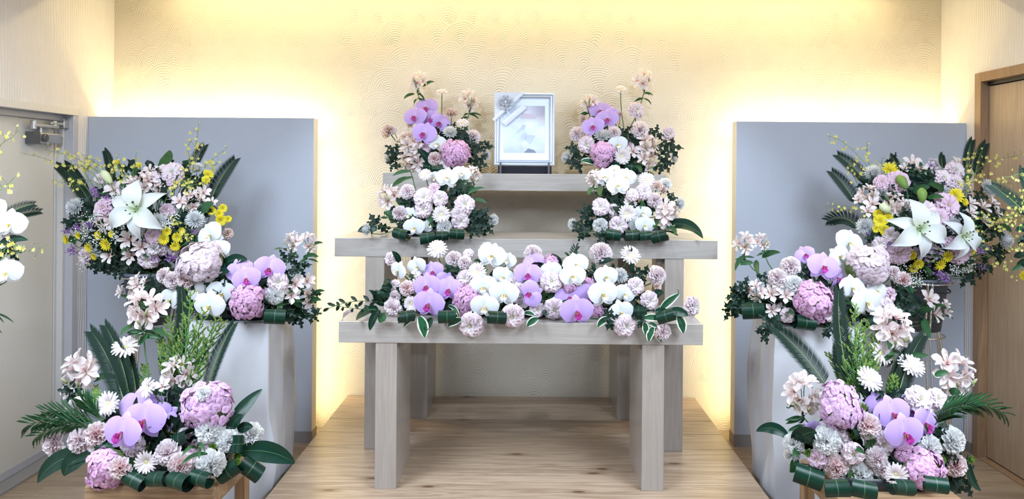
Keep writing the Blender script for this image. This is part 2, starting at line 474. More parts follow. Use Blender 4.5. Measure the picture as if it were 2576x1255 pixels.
altar_table('middle pale wooden altar table with the widest top, carrying two flower arrangements', -1.022, 1.022, T2, 3.946, 4.425, ((-0.858, -0.757), (0.742, 0.843)), 4.36, 0.0998)
altar_table('high narrow pale wooden altar table at the wall, under the picture frame', -0.864, 0.838, T3, 4.437, 4.872, ((-0.690, -0.589), (0.552, 0.653)), 4.868, 0.1026)

# ------------------------------------------------------------------ the picture in its silver frame
M_SILVER = plain('silver_frame', (0.66, 0.73, 0.86), 0.32, 0.4, 0.01)
M_SILVERD = plain('silver_frame_groove', (0.40, 0.45, 0.56), 0.3, 0.7, 0.01)
M_MAT = plain('white_card_mount', (0.78, 0.88, 1.0), 0.7, 0, 0.01)
M_RIBBON = plain('silver_satin_ribbon', (0.70, 0.74, 0.84), 0.35, 0.1, 0.02)
M_ROSETTE = plain('grey_ribbon_rosette', (0.46, 0.49, 0.57), 0.4, 0.1, 0.03)
def print_mat():
    """the hazy lavender and white abstract print"""
    t = NT('abstract_print')
    u, v, _ = t.xyz(t.coord('UV'))[0:3]
    n = t.noise(t.coord('UV', (1.1, 1.9, 1)), 2.0, 2, 0.45, 0.6)
    base = t.mix(t.ramp(n, [(0.25, (0, 0, 0)), (0.72, (1, 1, 1))]), (0.54, 0.65, 0.89), (0.84, 0.92, 1.0))
    gx = t.math('MULTIPLY', t.ramp(u, [(0.25, (0, 0, 0)), (0.95, (1, 1, 1))]), t.ramp(v, [(0.62, (0, 0, 0)), (0.80, (1, 1, 1))]))
    c = t.mix(gx, base, (0.40, 0.38, 0.50))
    warm = t.math('MULTIPLY', t.ramp(u, [(0.8, (0, 0, 0)), (1.0, (0.7, .7, .7))]), t.ramp(v, [(0.5, (0, 0, 0)), (0.72, (1, 1, 1)), (0.85, (0, 0, 0))]))
    c = t.mix(warm, c, (0.60, 0.46, 0.50))
    low = t.ramp(v, [(0.0, (0.8, .8, .8)), (0.10, (0.2, .2, .2)), (0.2, (0, 0, 0))])
    c = t.mix(t.math('MULTIPLY', low, n), c, (0.32, 0.36, 0.52))
    st = t.math('MULTIPLY', t.noise(t.coord('UV', (3, 40, 1)), 1.0, 2), t.ramp(v, [(0.05, (0.5, .5, .5)), (0.45, (0, 0, 0))]))
    c = t.mix(st, c, (0.42, 0.48, 0.66))
    t.set(c, 0.25); return t.mat
M_PRINT = print_mat()
fx0, fx1, fz0, fz1, fy = -0.2045, 0.1735, 1.738, 2.196, 4.62
fr = thing('framed_picture', 'silver picture frame with a hazy lavender print and a ribbon across one corner', 'picture frame', ((fx0 + fx1) / 2, fy, fz0))
TILT = Matrix.Rotation(radians(-5), 4, 'X')
W_, H_ = fx1 - fx0, fz1 - fz0
def fadd(name, mb, mats, par=None, smooth=False, bevel=0.0):
    o = add(name, mb, mats, par or fr, smooth, bevel)
    if par is None: o.matrix_local = TILT
    return o
prof = [(0, 0.0), (0, -0.020), (0.006, -0.026), (0.013, -0.026), (0.014, -0.021), (0.018, -0.021), (0.020, -0.028), (0.026, -0.030), (0.027, -0.023), (0.031, -0.023), (0.033, -0.018), (0.036, -0.016), (0.036, 0.0)]
corners = [(-W_ / 2, 0, 1, 1), (W_ / 2, 0, -1, 1), (W_ / 2, H_, -1, -1), (-W_ / 2, H_, 1, -1)]
for i in range(4):
    a, b = corners[i], corners[(i + 1) % 4]
    m = MB(); pts = []
    for k in range(2):
        cx, cz, sx, sz = (a, b)[k]
        pts += [(cx + sx * d, yy, cz + sz * d) for d, yy in prof]
    nu = len(prof) - 1
    m.grid(pts, nu, 1)
    m.m = [1 if (j % nu) in (3, 4, 8, 9) else 0 for j in range(len(m.f))]
    fadd('frame_rail', m, [M_SILVER, M_SILVERD])
g = 0.034
m = MB(); m.box(-W_ / 2 + g, W_ / 2 - g, -0.010, -0.004, g, H_ - g); fadd('mount', m, M_MAT)
px0, px1, pz0, pz1 = -W_ / 2 + 0.058, W_ / 2 - 0.062, 0.081, H_ - 0.081
m = MB(); m.grid([(px0, -0.0115, pz0), (px1, -0.0115, pz0), (px0, -0.0115, pz1), (px1, -0.0115, pz1)], 1, 1)
pr = fadd('print', m, M_PRINT)
# flat tonal shapes printed on the picture
def ink(name, c):
    return plain(name, c, 0.3, 0, 0.06)
shapes = [((0.52, 0.30, 0.56, 0.10, 0.48, 0.03), None)]
def poly(pts, col):
    m = MB(); n = len(pts)
    m.v = [(px0 + u * (px1 - px0), -0.0119, pz0 + v * (pz1 - pz0)) for u, v in pts]
    m.f = [tuple(range(n))]; m.m = [0]; m.uv = [list(pts)]
    o = add('printed_shape', m, col, pr)
MAUVE, BLUEG, PALE_, DARKB = ink('print_mauve', (0.56, 0.50, 0.62)), ink('print_blue_grey', (0.50, 0.58, 0.78)), ink('print_white', (0.86, 0.92, 1.0)), ink('print_dark_blue', (0.20, 0.23, 0.34))
poly([(0.43, 0.84), (0.62, 0.83), (0.78, 0.81), (0.80, 0.76), (0.79, 0.72), (0.42, 0.72), (0.39, 0.76), (0.44, 0.79)], MAUVE)
poly([(0.30, 0.40), (0.46, 0.60), (0.54, 0.60), (0.52, 0.50), (0.40, 0.46)], BLUEG)
poly([(0.42, 0.36), (0.52, 0.43), (0.60, 0.38), (0.77, 0.37), (0.72, 0.26), (0.64, 0.17), (0.55, 0.26), (0.43, 0.28)], BLUEG)
poly([(0.52, 0.28), (0.555, 0.34), (0.535, 0.35)], PALE_)
poly([(0.50, 0.02), (0.60, 0.09), (0.74, 0.06), (0.80, 0.0), (0.52, 0.0)], DARKB)
poly([(0.38, 0.20), (0.44, 0.14), (0.50, 0.03), (0.46, 0.0), (0.43, 0.10)], BLUEG)
poly([(0.50, 0.03), (0.62, 0.12), (0.73, 0.27), (0.70, 0.22), (0.60, 0.10), (0.52, 0.02)], PALE_)
# ribbon over the corner, with its rosette
def ribbon_strip(a, b, wid, y):
    a, b = Vector((a[0], y, a[1])), Vector((b[0], y, b[1])); d = (b - a).normalized(); nrm = Vector((-d.z, 0, d.x)) * wid / 2
    m = MB(); pts = []
    for i in range(9):
        t = i / 8; c = a.lerp(b, t); bulge = Vector((0, -0.004 * sin(pi * t), 0))
        pts += [c - nrm + bulge, c + bulge + Vector((0, -0.0025, 0)), c + nrm + bulge]
    m.grid(pts, 2, 8); return m
X0 = -W_ / 2
fadd('ribbon', ribbon_strip((X0 - 0.004, H_ - 0.178), (X0 + 0.180, H_ + 0.002), 0.020, -0.034), M_RIBBON, smooth=True)
m = MB()
m.v = [(X0, -0.0315, H_), (X0 + 0.165, -0.0315, H_), (X0, -0.0315, H_ - 0.165)]
m.f = [(0, 2, 1)]; m.m = [0]; m.uv = [[(0, 0), (1, 0), (0, 1)]]
fadd('corner_band', m, M_RIBBON)
for (a, b, wd) in (((X0 + 0.065, H_ - 0.100), (X0 + 0.108, H_ - 0.160), 0.006), ((X0 + 0.108, H_ - 0.160), (X0 + 0.185, H_ - 0.090), 0.006), ((X0 + 0.06, H_ - 0.20), (X0 + 0.19, H_ - 0.085), 0.034)):
    fadd('ribbon_tail', ribbon_strip(a, b, wd, -0.029), M_RIBBON, smooth=True)
ros = fadd('rosette', bx(X0 + 0.055, X0 + 0.090, -0.040, -0.034, H_ - 0.088, H_ - 0.055), M_ROSETTE)
rc = Vector((X0 + 0.070, -0.038, H_ - 0.068))
for k in range(10):
    ring = 0 if k < 6 else 1
    a = k * pi / 3 + (0.4 if ring else 0) if ring == 0 else k * pi / 2 + 0.5
    L, wd, lift = ((0.046, 0.023, 0.010), (0.026, 0.016, 0.024))[ring]
    m = MB(); pts = []
    for i in range(4):
        t = i / 3
        for j in range(3):
            s = j - 1
            ww = wd * (0.5 + 0.5 * sin(pi * min(1, t * 0.62)))
            r = t * L
            pts.append(rc + Vector((cos(a) * r - sin(a) * s * ww * 0.8, -lift * (0.3 + t) - 0.004 * abs(s), sin(a) * r + cos(a) * s * ww * 0.8)))
    m.grid(pts, 2, 3); add('rosette_loop', m, M_ROSETTE, ros)
m = MB(); m.ball(rc + Vector((0, -0.03, 0)), 0.007, 0, 8, 5); add('rosette_knot', m, M_RIBBON, ros, True)

ea = thing('picture_easel', 'black lacquered stand with two prongs holding the silver frame', 'stand', (-0.015, 4.62, T3))
m = MB(); m.box(-0.180, 0.155, 4.60, 4.76, T3, T3 + 0.048); padd(ea, 'base', m, M_BLACK, 0.003)
for x in (-0.168, 0.130):
    m = MB(); m.box(x, x + 0.012, 4.560, 4.610, T3, T3 + 0.010); m.box(x, x + 0.012, 4.556, 4.570, T3, T3 + 0.070); padd(ea, 'prong', m, M_DARKMETAL, 0.002)
m = MB(); m.tube([(-0.015, 4.72, T3 + 0.05), (-0.015, 4.665, T3 + 0.30)], 0.008, 6); padd(ea, 'back_strut', m, M_BLACK)

# ------------------------------------------------------------------ pedestals under satin cloths
def satin():
    t = NT('silver_satin')
    co = t.coord('Object')
    n = t.noise(co, 3.5, 3); f = t.noise(t.coord('Object', (220, 220, 220)), 1, 2)
    t.set(t.mix(n, (0.47, 0.485, 0.53), (0.55, 0.56, 0.605)), 0.36, spec=0.5, Sheen_Weight=0.25)
    t.bump(f, 0.05, 0.0006)
    return t.mat
M_SATIN = satin()
def pedestal(label, x0, x1, y0, y1, top, seed):
    rr = random.Random(seed)
    r = thing('pedestal', label, 'pedestal', ((x0 + x1) / 2, (y0 + y1) / 2, 0))
    padd(r, 'box', bx(x0 + 0.012, x1 - 0.012, y0 + 0.012, y1 - 0.012, 0, top - 0.006), M_CEIL)
    per = []; n = 26
    cs = [(x0, y0), (x1, y0), (x1, y1), (x0, y1)]
    for i in range(4):
        a, b = cs[i], cs[(i + 1) % 4]
        for k in range(n): per.append((a[0] + (b[0] - a[0]) * k / n, a[1] + (b[1] - a[1]) * k / n, i, k / n))
    cx, cy = (x0 + x1) / 2, (y0 + y1) / 2
    rows = 34; m = MB(); N = len(per)
    ph = [rr.uniform(0, 6.28) for _ in range(12)]
    for i in range(rows + 1):
        t = i / rows; z = top * (1 - t) + 0.004
        for (px, py, side, q) in per + per[:1]:
            ang = math.atan2(py - cy, px - cx)
            dx, dy = px - cx, py - cy; L = sqrt(dx * dx + dy * dy)
            nx, ny = ((0, -1), (1, 0), (0, 1), (-1, 0))[side]
            corner = (1 - abs(2 * q - 1)) ** 2 if False else (1 - min(q, 1 - q) * 2) ** 4
            fold = 0
            for k, (fa, fz, am) in enumerate(((5, 1.1, .010), (9, -1.7, .007), (3, 2.3, .012), (14, 0.8, .004), (7, 4.2, .006))):
                fold += am * sin(fa * ang + fz * t * 3 + ph[k] + 1.2 * sin(3.1 * t + ph[k + 5]))
            diag = 0.010 * sin(18 * (q * 0.6 + t * 0.55) + ph[10]) * math.exp(-((t - 0.32) / 0.2) ** 2)
            kx, ky = dx / L, dy / L
            out = (t ** 0.7) * (0.006 + fold) + diag * (t > 0.02)
            drape = corner * (0.026 * sin(pi * min(1, t * 1.15)) ** 0.8 * (0.7 + 0.3 * sin(ph[11] + side * 2 + 4 * t)))
            out = max(out, -0.004) if t < 0.95 else max(out, -0.002)
            m.v.append((px + nx * out + kx * drape, py + ny * out + ky * drape, z))
    b = 0
    for i in range(rows):
        for j in range(N):
            a = b + i * (N + 1) + j
            m.f.append((a, a + N + 1, a + N + 2, a + 1)); m.m.append(0)
            m.uv.append([(j / N, i / rows), (j / N, (i + 1) / rows), ((j + 1) / N, (i + 1) / rows), ((j + 1) / N, i / rows)])
    c0 = len(m.v); g = 6
    m.grid([(x0 + (x1 - x0) * i / g, y0 + (y1 - y0) * j / g, top + 0.004) for j in range(g + 1) for i in range(g + 1)], g, g)
    padd(r, 'cloth', m, M_SATIN, 0, True)
    return r
PT = 0.972
pedestal('tall box pedestal under grey satin cloth, left of the altar', -1.632, -1.215, 3.50, 3.84, PT, 11)
pedestal('tall box pedestal under grey satin cloth, right of the altar', 1.185, 1.60, 3.50, 3.84, PT, 5)

# ------------------------------------------------------------------ wooden stools
def stool(label, x0, x1, y0, y1, top):
    r = thing('wooden_stool', label, 'stool', ((x0 + x1) / 2, (y0 + y1) / 2, 0))
    padd(r, 'seat', bx(x0, x1, y0, y1, top - 0.080, top), M_STOOL, 0.010)
    L = 0.046
    for a in (x0, x1 - L):
        for b in (y0, y1 - L): padd(r, 'leg', bx(a, a + L, b, b + L, 0, top - 0.080), M_STOOLV, 0.003)
    for b in (y0 + 0.008, y1 - L + 0.008): padd(r, 'stretcher', bx(x0 + L, x1 - L, b, b + 0.025, 0.13, 0.165), M_STOOL, 0.002)
    return r
ST = 0.523
stool('low brown wooden stool beside the grey door, under the left foreground flowers', -1.640, -1.152, 2.75, 3.10, ST)
stool('low brown wooden stool beside the wooden door, under the right foreground flowers', 1.142, 1.600, 2.56, 3.07, ST)

# ------------------------------------------------------------------ tall chrome flower stands with their buckets
def flower_stand(label, x, y, rim, rot, splay=0.27):
    r = thing('flower_stand', label, 'flower stand', (x, y, 0))
    T = Matrix.Translation((x, y, 0)) @ Matrix.Rotation(rot, 4, 'Z')
    for k in range(3):
        A = Matrix.Rotation(2 * pi * k / 3, 4, 'Z')
        for s in (-0.011, 0.011):
            pts = []
            for (rad, z) in ((0.150, rim + 0.0), (0.152, rim - 0.02), (0.140, rim - 0.10), (0.112, rim - 0.26), (0.108, rim - 0.30), (0.125, rim - 0.36), (splay * 0.75, 0.30), (splay, 0.012)):
                pts.append(T @ A @ Vector((rad, s, z)))
            m = MB(); m.tube(pts, 0.006, 7); padd(r, 'leg', m, M_CHROME, 0, True)
    for rad, z in ((0.146, rim - 0.012), (0.112, rim - 0.30)):
        m = MB(); m.tube([T @ Vector((rad * cos(2 * pi * i / 24), rad * sin(2 * pi * i / 24), z)) for i in range(25)], 0.005, 6)
        padd(r, 'ring', m, M_CHROME, 0, True)
    m = MB(); m.lathe([(0.0001, rim - 0.27), (0.094, rim - 0.27), (0.128, rim - 0.012), (0.139, rim - 0.008), (0.139, rim + 0.012), (0.131, rim + 0.012), (0.127, rim - 0.02), (0.0001, rim - 0.03)], 32, 0, T)
    padd(r, 'bucket', m, M_BUCKET, 0, True)
    m = MB()
    for i in range(64):
        a = 2 * pi * i / 64; rc_ = 0.136
        m.ball(T @ Vector((rc_ * cos(a), rc_ * sin(a), rim - 0.048 - 0.010 * abs(sin(a * 1.5)))), 0.0052, 0, 5, 3)
    padd(r, 'chain', m, M_BLACK, 0, True)
    return r
FSL = P(378, 690, 3.98); FSR = P(2318, 700, 3.98)
flower_stand('chrome tripod stand with grey bucket behind the left pedestal', FSL.x, FSL.y, 1.142, 0.5)
flower_stand('chrome tripod stand with grey bucket behind the right pedestal', FSR.x, FSR.y, 1.142, 0.3)

# ------------------------------------------------------------------ petal and leaf materials
def petal(name, stops, rough=0.55, trans=0.22, vein=0.0, edge=None, vary=0.06, streak=None):
    """colour runs from the petal's foot (v = 0) to its tip (v = 1), as pigment"""
    t = NT(name)
    u, v, _ = t.xyz(t.coord('UV'))[0:3]
    c = t.ramp(v, stops)
    if vein:
        w_ = t.math('SINE', t.math('MULTIPLY', t.math('ADD', u, t.math('MULTIPLY', t.noise(t.coord('UV'), 6, 2), 0.06)), 60))
        c = t.mix(t.math('MULTIPLY', t.math('GREATER_THAN', w_, 0.6), vein), c, tuple(x * k for x, k in zip(stops[0][1], (0.85, 0.62, 0.85))))
    if streak:
        sp = t.n.new('ShaderNodeTexVoronoi'); sp.inputs['Scale'].default_value = 1.0
        t.t.links.new(t.coord('UV', (9, 4.2, 1)), sp.inputs['Vector'])
        m = t.math('LESS_THAN', sp.outputs['Distance'], 0.27)
        band = t.ramp(v, [(0.30, (0, 0, 0)), (0.42, (1, 1, 1)), (0.78, (1, 1, 1)), (0.88, (0, 0, 0))])
        c = t.mix(t.math('MULTIPLY', t.math('MULTIPLY', m, band), 0.85), c, streak)
    if edge:
        e = t.ramp(t.math('ABSOLUTE', t.math('SUBTRACT', u, 0.5)), [(0.36, (0, 0, 0)), (0.5, (1, 1, 1))])
        c = t.mix(e, c, edge)
    r = t.rnd()
    k = t.math('ADD', 1.0 - vary, t.math('MULTIPLY', r, vary))
    c = t.mix(1.0, c, t.vec(k, k, k), 'MULTIPLY')
    t.set(c, rough, spec=0.3)
    if trans:
        tr = t.n.new('ShaderNodeBsdfTranslucent'); t.put(tr.inputs[0], c)
        ms = t.n.new('ShaderNodeMixShader'); ms.inputs[0].default_value = trans
        t.t.links.new(t.bsdf.outputs[0], ms.inputs[1]); t.t.links.new(tr.outputs[0], ms.inputs[2])
        t.t.links.new(ms.outputs[0], t.out.inputs[0])
    return t.mat
def leafmat(name, c, rib=None, rough=0.42, edge=None):
    t = NT(name)
    u, v, _ = t.xyz(t.coord('UV'))[0:3]
    n = t.noise(t.coord('Object'), 30, 3)
    r = t.rnd()
    d = tuple(x * 0.6 for x in c); l = tuple(min(1, x * 1.45) for x in c)
    col = t.mix(t.math('MULTIPLY', t.math('ADD', n, r), 0.5), d, l)
    au = t.math('ABSOLUTE', t.math('SUBTRACT', u, 0.5))
    if rib: col = t.mix(t.ramp(au, [(0.008, (1, 1, 1)), (0.02, (0, 0, 0))]), col, rib)
    if edge:
        wv = t.math('ADD', au, t.math('MULTIPLY', t.math('SUBTRACT', t.noise(t.coord('UV', (14, 2, 1)), 1, 3), 0.5), 0.22))
        col = t.mix(t.ramp(wv, [(0.33, (0, 0, 0)), (0.38, (1, 1, 1))]), col, edge)
    t.set(col, rough, spec=0.25)
    return t.mat
WHITE = (0.78, 0.81, 0.86)
P_OW = petal('white_orchid_petal', [(0.0, (0.68, 0.74, 0.68)), (0.22, (0.75, 0.79, 0.83)), (1, WHITE)], 0.5, 0.2, 0.10)
P_OWL = petal('white_orchid_lip', [(0.0, (0.70, 0.52, 0.10)), (0.32, (0.72, 0.55, 0.16)), (0.5, (0.84, 0.82, 0.72)), (1, (0.86, 0.87, 0.87))], 0.5, 0.1)
P_OP = petal('lilac_orchid_petal', [(0.0, (0.70, 0.56, 0.85)), (0.25, (0.56, 0.41, 0.85)), (0.85, (0.57, 0.42, 0.87)), (1, (0.68, 0.57, 0.91))], 0.5, 0.22, 0.42)
P_OPL = petal('magenta_orchid_lip', [(0.0, (0.55, 0.30, 0.10)), (0.28, (0.50, 0.16, 0.16)), (0.45, (0.36, 0.02, 0.24)), (1, (0.48, 0.05, 0.40))], 0.5, 0.1)
P_CP = petal('pale_pink_carnation_petal', [(0.0, (0.80, 0.50, 0.55)), (0.5, (0.88, 0.73, 0.78)), (1, (0.92, 0.86, 0.89))], trans=0.42)
P_CK = petal('salmon_pink_carnation_petal', [(0.0, (0.80, 0.38, 0.40)), (0.6, (0.88, 0.60, 0.62)), (0.9, (0.90, 0.78, 0.79)), (1, (0.91, 0.84, 0.86))], trans=0.42)
P_CW = petal('white_carnation_petal', [(0.0, (0.84, 0.86, 0.78)), (0.4, (0.88, 0.89, 0.89)), (1, (0.91, 0.92, 0.93))], trans=0.42)
P_LP = petal('blush_lisianthus_petal', [(0.0, (0.76, 0.78, 0.56)), (0.3, (0.86, 0.80, 0.83)), (0.8, (0.87, 0.80, 0.85)), (1, (0.86, 0.70, 0.79))], trans=0.3)
P_LM = petal('mauve_lisianthus_petal', [(0.0, (0.72, 0.66, 0.48)), (0.3, (0.76, 0.54, 0.66)), (0.8, (0.80, 0.59, 0.74)), (1, (0.84, 0.67, 0.79))], trans=0.3)
P_LR = petal('ivory_lisianthus_petal', [(0.0, (0.80, 0.79, 0.62)), (0.4, (0.88, 0.84, 0.84)), (1, (0.90, 0.86, 0.89))], trans=0.3)
P_PE = petal('peach_bud_petal', [(0.0, (0.76, 0.58, 0.48)), (1, (0.84, 0.68, 0.62))])
P_GE = petal('pale_pink_gerbera_ray', [(0.0, (0.88, 0.80, 0.77)), (0.5, (0.86, 0.79, 0.82)), (1, (0.87, 0.83, 0.85))], vein=0.04, trans=0.3)
P_GC = petal('gerbera_disc', [(0.0, (0.52, 0.56, 0.22)), (1, (0.78, 0.72, 0.50))], 0.8, 0)
P_MU = petal('white_mum_ray', [(0.0, (0.78, 0.84, 0.70)), (0.3, (0.82, 0.85, 0.86)), (1, (0.86, 0.88, 0.91))], trans=0.4)
P_YE = petal('yellow_daisy_ray', [(0.0, (0.66, 0.52, 0.02)), (1, (0.86, 0.76, 0.04))])
P_YC = petal('yellow_daisy_disc', [(0.0, (0.28, 0.26, 0.03)), (1, (0.45, 0.38, 0.04))], 0.8, 0)
P_GB = petal('green_mum_ray', [(0.0, (0.06, 0.14, 0.02)), (1, (0.20, 0.38, 0.06))])
P_HP = petal('pink_hydrangea_floret', [(0.0, (0.66, 0.32, 0.58)), (0.35, (0.82, 0.50, 0.76)), (1, (0.87, 0.60, 0.84))], vary=0.16, trans=0.35)
P_HV = petal('violet_pink_hydrangea_floret', [(0.0, (0.64, 0.34, 0.62)), (0.35, (0.80, 0.53, 0.82)), (1, (0.86, 0.65, 0.88))], vary=0.16, trans=0.35)
P_HL = petal('pale_mauve_hydrangea_floret', [(0.0, (0.70, 0.60, 0.58)), (0.35, (0.82, 0.69, 0.78)), (1, (0.87, 0.77, 0.84))], vary=0.16, trans=0.35)
P_HC = petal('hydrangea_floret_eye', [(0, (0.50, 0.25, 0.48)), (1, (0.66, 0.42, 0.6))], 0.7, 0)
P_AO = petal('alstroemeria_outer_tepal', [(0.0, (0.82, 0.44, 0.46)), (0.34, (0.88, 0.69, 0.71)), (0.65, (0.91, 0.82, 0.84)), (1, (0.92, 0.87, 0.89))], trans=0.3)
P_AI = petal('freckled_alstroemeria_tepal', [(0.0, (0.82, 0.44, 0.44)), (0.3, (0.89, 0.77, 0.72)), (1, (0.92, 0.85, 0.88))], streak=(0.20, 0.03, 0.06), trans=0.3)
P_VO = petal('violet_alstroemeria_outer_tepal', [(0.0, (0.34, 0.20, 0.46)), (0.4, (0.62, 0.52, 0.70)), (1, (0.82, 0.80, 0.86))])
P_VI = petal('violet_alstroemeria_inner_tepal', [(0.0, (0.30, 0.14, 0.42)), (0.4, (0.50, 0.38, 0.62)), (1, (0.80, 0.77, 0.86))], streak=(0.14, 0.04, 0.14))
P_LY = petal('white_lily_tepal', [(0.0, (0.58, 0.72, 0.42)), (0.18, (0.74, 0.81, 0.74)), (0.45, (0.76, 0.81, 0.85)), (1, (0.80, 0.84, 0.88))], 0.5, 0.28, 0.03)
P_ANTH = plain('dark_lily_anther', (0.06, 0.035, 0.03), 0.7)
P_FIL = plain('lily_filament', (0.55, 0.68, 0.40), 0.5)
P_ST = petal('purple_statice', [(0.0, (0.30, 0.16, 0.42)), (1, (0.50, 0.29, 0.66))], vary=0.25)
P_ON = petal('yellow_oncidium', [(0.0, (0.62, 0.50, 0.05)), (0.5, (0.80, 0.74, 0.20)), (1, (0.84, 0.80, 0.34))], vary=0.2)
P_BB = plain('white_gypsophila', (0.85, 0.87, 0.88), 0.7)
P_BUDL = petal('pale_green_lily_bud', [(0.0, (0.36, 0.46, 0.20)), (0.5, (0.66, 0.72, 0.48)), (1, (0.60, 0.68, 0.40))], trans=0.1)
P_BUDG = petal('green_lily_bud', [(0.0, (0.12, 0.24, 0.05)), (1, (0.24, 0.36, 0.09))], trans=0.1)
P_BUD = petal('alstroemeria_bud', [(0.0, (0.14, 0.26, 0.06)), (0.6, (0.40, 0.44, 0.22)), (1, (0.66, 0.46, 0.42))], trans=0.1)
L_STEM = plain('green_stem', (0.055, 0.13, 0.04), 0.5)
L_PALE = plain('pale_green_stem', (0.14, 0.24, 0.07), 0.5)
L_DARK = leafmat('dark_green_leaf', (0.004, 0.019, 0.012), (0.012, 0.04, 0.02), 0.5)
L_MID = leafmat('green_leaf', (0.020, 0.072, 0.026), (0.04, 0.12, 0.045))
L_ASP = leafmat('glossy_broad_leaf', (0.004, 0.027, 0.016), (0.075, 0.14, 0.075), 0.34)
L_VAR = leafmat('variegated_leaf', (0.014, 0.075, 0.034), (0.05, 0.14, 0.06), 0.35, (0.66, 0.70, 0.60))
L_CYC = leafmat('cycad_leaflet', (0.006, 0.022, 0.014), None, 0.6)
L_SOL = leafmat('goldenrod_green', (0.055, 0.15, 0.035), None, 0.6)
L_SOT = leafmat('goldenrod_tip', (0.20, 0.30, 0.05), None, 0.7)

# ------------------------------------------------------------------ flower pieces (unit flowers: 1 across, facing +Z, top towards +Y)
R_ = random.Random(21)
def surf(mb, L, wid, zf, nu=4, nv=5, M=None, mat=0, xf=None):
    """a petal: length L along +Y, half width wid(t), height zf(s, t)"""
    pts = []
    for i in range(nv + 1):
        t = i / nv
        for j in range(nu + 1):
            s = 2 * j / nu - 1
            p = Vector((s * wid(t), t * L, zf(s, t)))
            if xf: p = xf(p, s, t)
            pts.append(M @ p if M else p)
    mb.grid(pts, nu, nv, mat)
RX = lambda a: Matrix.Rotation(a, 4, 'X')
RY = lambda a: Matrix.Rotation(a, 4, 'Y')
RZ = lambda a: Matrix.Rotation(a, 4, 'Z')
TR = lambda x, y, z: Matrix.Translation((x, y, z))
ME = {}
# orchid: two broad side petals, three sepals, lip, column
def orchid_meshes():
    for side in (-1, 1):
        m = MB()
        wd = lambda t: 0.33 * max(0.0, sin(pi * min(1, 0.06 + 0.94 * t) ** 0.80)) ** 0.58
        surf(m, 0.52, wd, lambda s, t: -0.05 * s * s * sin(pi * t) + 0.07 * sin(pi * t * 0.8) - 0.05 * t * t, 8, 8, RZ(-side * radians(80)), 0)
        ME['op_%d' % side] = m
    m = MB(); surf(m, 0.47, lambda t: 0.165 * max(0, sin(pi * min(1, 0.07 + 0.93 * t) ** 0.85)) ** 0.62, lambda s, t: -0.04 - 0.02 * s * s + 0.05 * sin(pi * t) - 0.05 * t, 5, 7); ME['osep'] = m
    m = MB()                                            # lip: mid lobe and two raised side lobes
    surf(m, 0.23, lambda t: 0.045 + 0.065 * sin(pi * min(1, t * 1.05)) ** 1.5 * (1 if t < 0.95 else 0.5), lambda s, t: 0.05 + 0.13 * sin(pi * t * 0.75) + 0.04 * s * s, 5, 6, RZ(pi) @ TR(0, 0.0, 0), 0)
    for side in (-1, 1):
        surf(m, 0.13, lambda t: 0.062 * sin(pi * min(1, 0.15 + 0.8 * t)), lambda s, t: 0.05 + 0.15 * t, 4, 4, TR(side * 0.03, -0.05, 0.02) @ RZ(-side * radians(105)) @ RX(0.5), 0)
    ME['olip'] = m
    m = MB(); m.ball((0, 0, 0.045), 0.032, 0, 7, 5, 1.7); m.ball((0, -0.005, 0.09), 0.024, 0, 6, 4); ME['ocol'] = m
orchid_meshes()
MESHES = {}
def me_of(key, mats):
    k = (key, tuple(x.name for x in mats))
    if k not in MESHES: MESHES[k] = ME[key].mesh(key, mats)
    return MESHES[k]

def radial(m, theta, phi, L, wid, zf, nu, nv, mat=0, base=0.0, lift=0.0, xf=None):
    """place a petal on a flower: theta from the axis, phi round it"""
    M = TR(0, 0, lift) @ RZ(phi) @ RX(pi / 2 - theta) @ TR(0, base, 0)
    surf(m, L, wid, zf, nu, nv, M, mat, xf)
def carnation(seed):
    r = random.Random(seed); m = MB(); n = 54
    for k in range(n):
        f = (k + 0.5) / n
        th = radians(6 + 96 * f ** 0.85); ph = k * 2.39996 + r.uniform(-0.2, 0.2)
        L = 0.42 + 0.10 * f + r.uniform(-0.02, 0.02); W = 0.085 + 0.085 * f ** 0.5
        a1, a2, a3 = r.uniform(0, 6), r.uniform(0, 6), r.uniform(-0.4, 0.4)
        def zf(s, t, a1=a1, a2=a2, a3=a3): return t ** 2 * (0.045 * sin(s * 4.2 + a1) + 0.028 * sin(s * 9 + a2)) - 0.05 * t * t + a3 * 0.08 * s * t
        def xf(p, s, t): return Vector((p.x, p.y + (r.uniform(-0.03, 0.015) if t > 0.99 else 0) - 0.05 * s * s * t, p.z + (r.uniform(-0.012, 0.012) if t > 0.7 else 0)))
        radial(m, th, ph, L, lambda t, W=W: W * (0.18 + 0.82 * t ** 1.2), zf, 8, 4, lift=-0.12, xf=xf)
    return m
for k in range(3): ME['carn%d' % k] = carnation(100 + k)
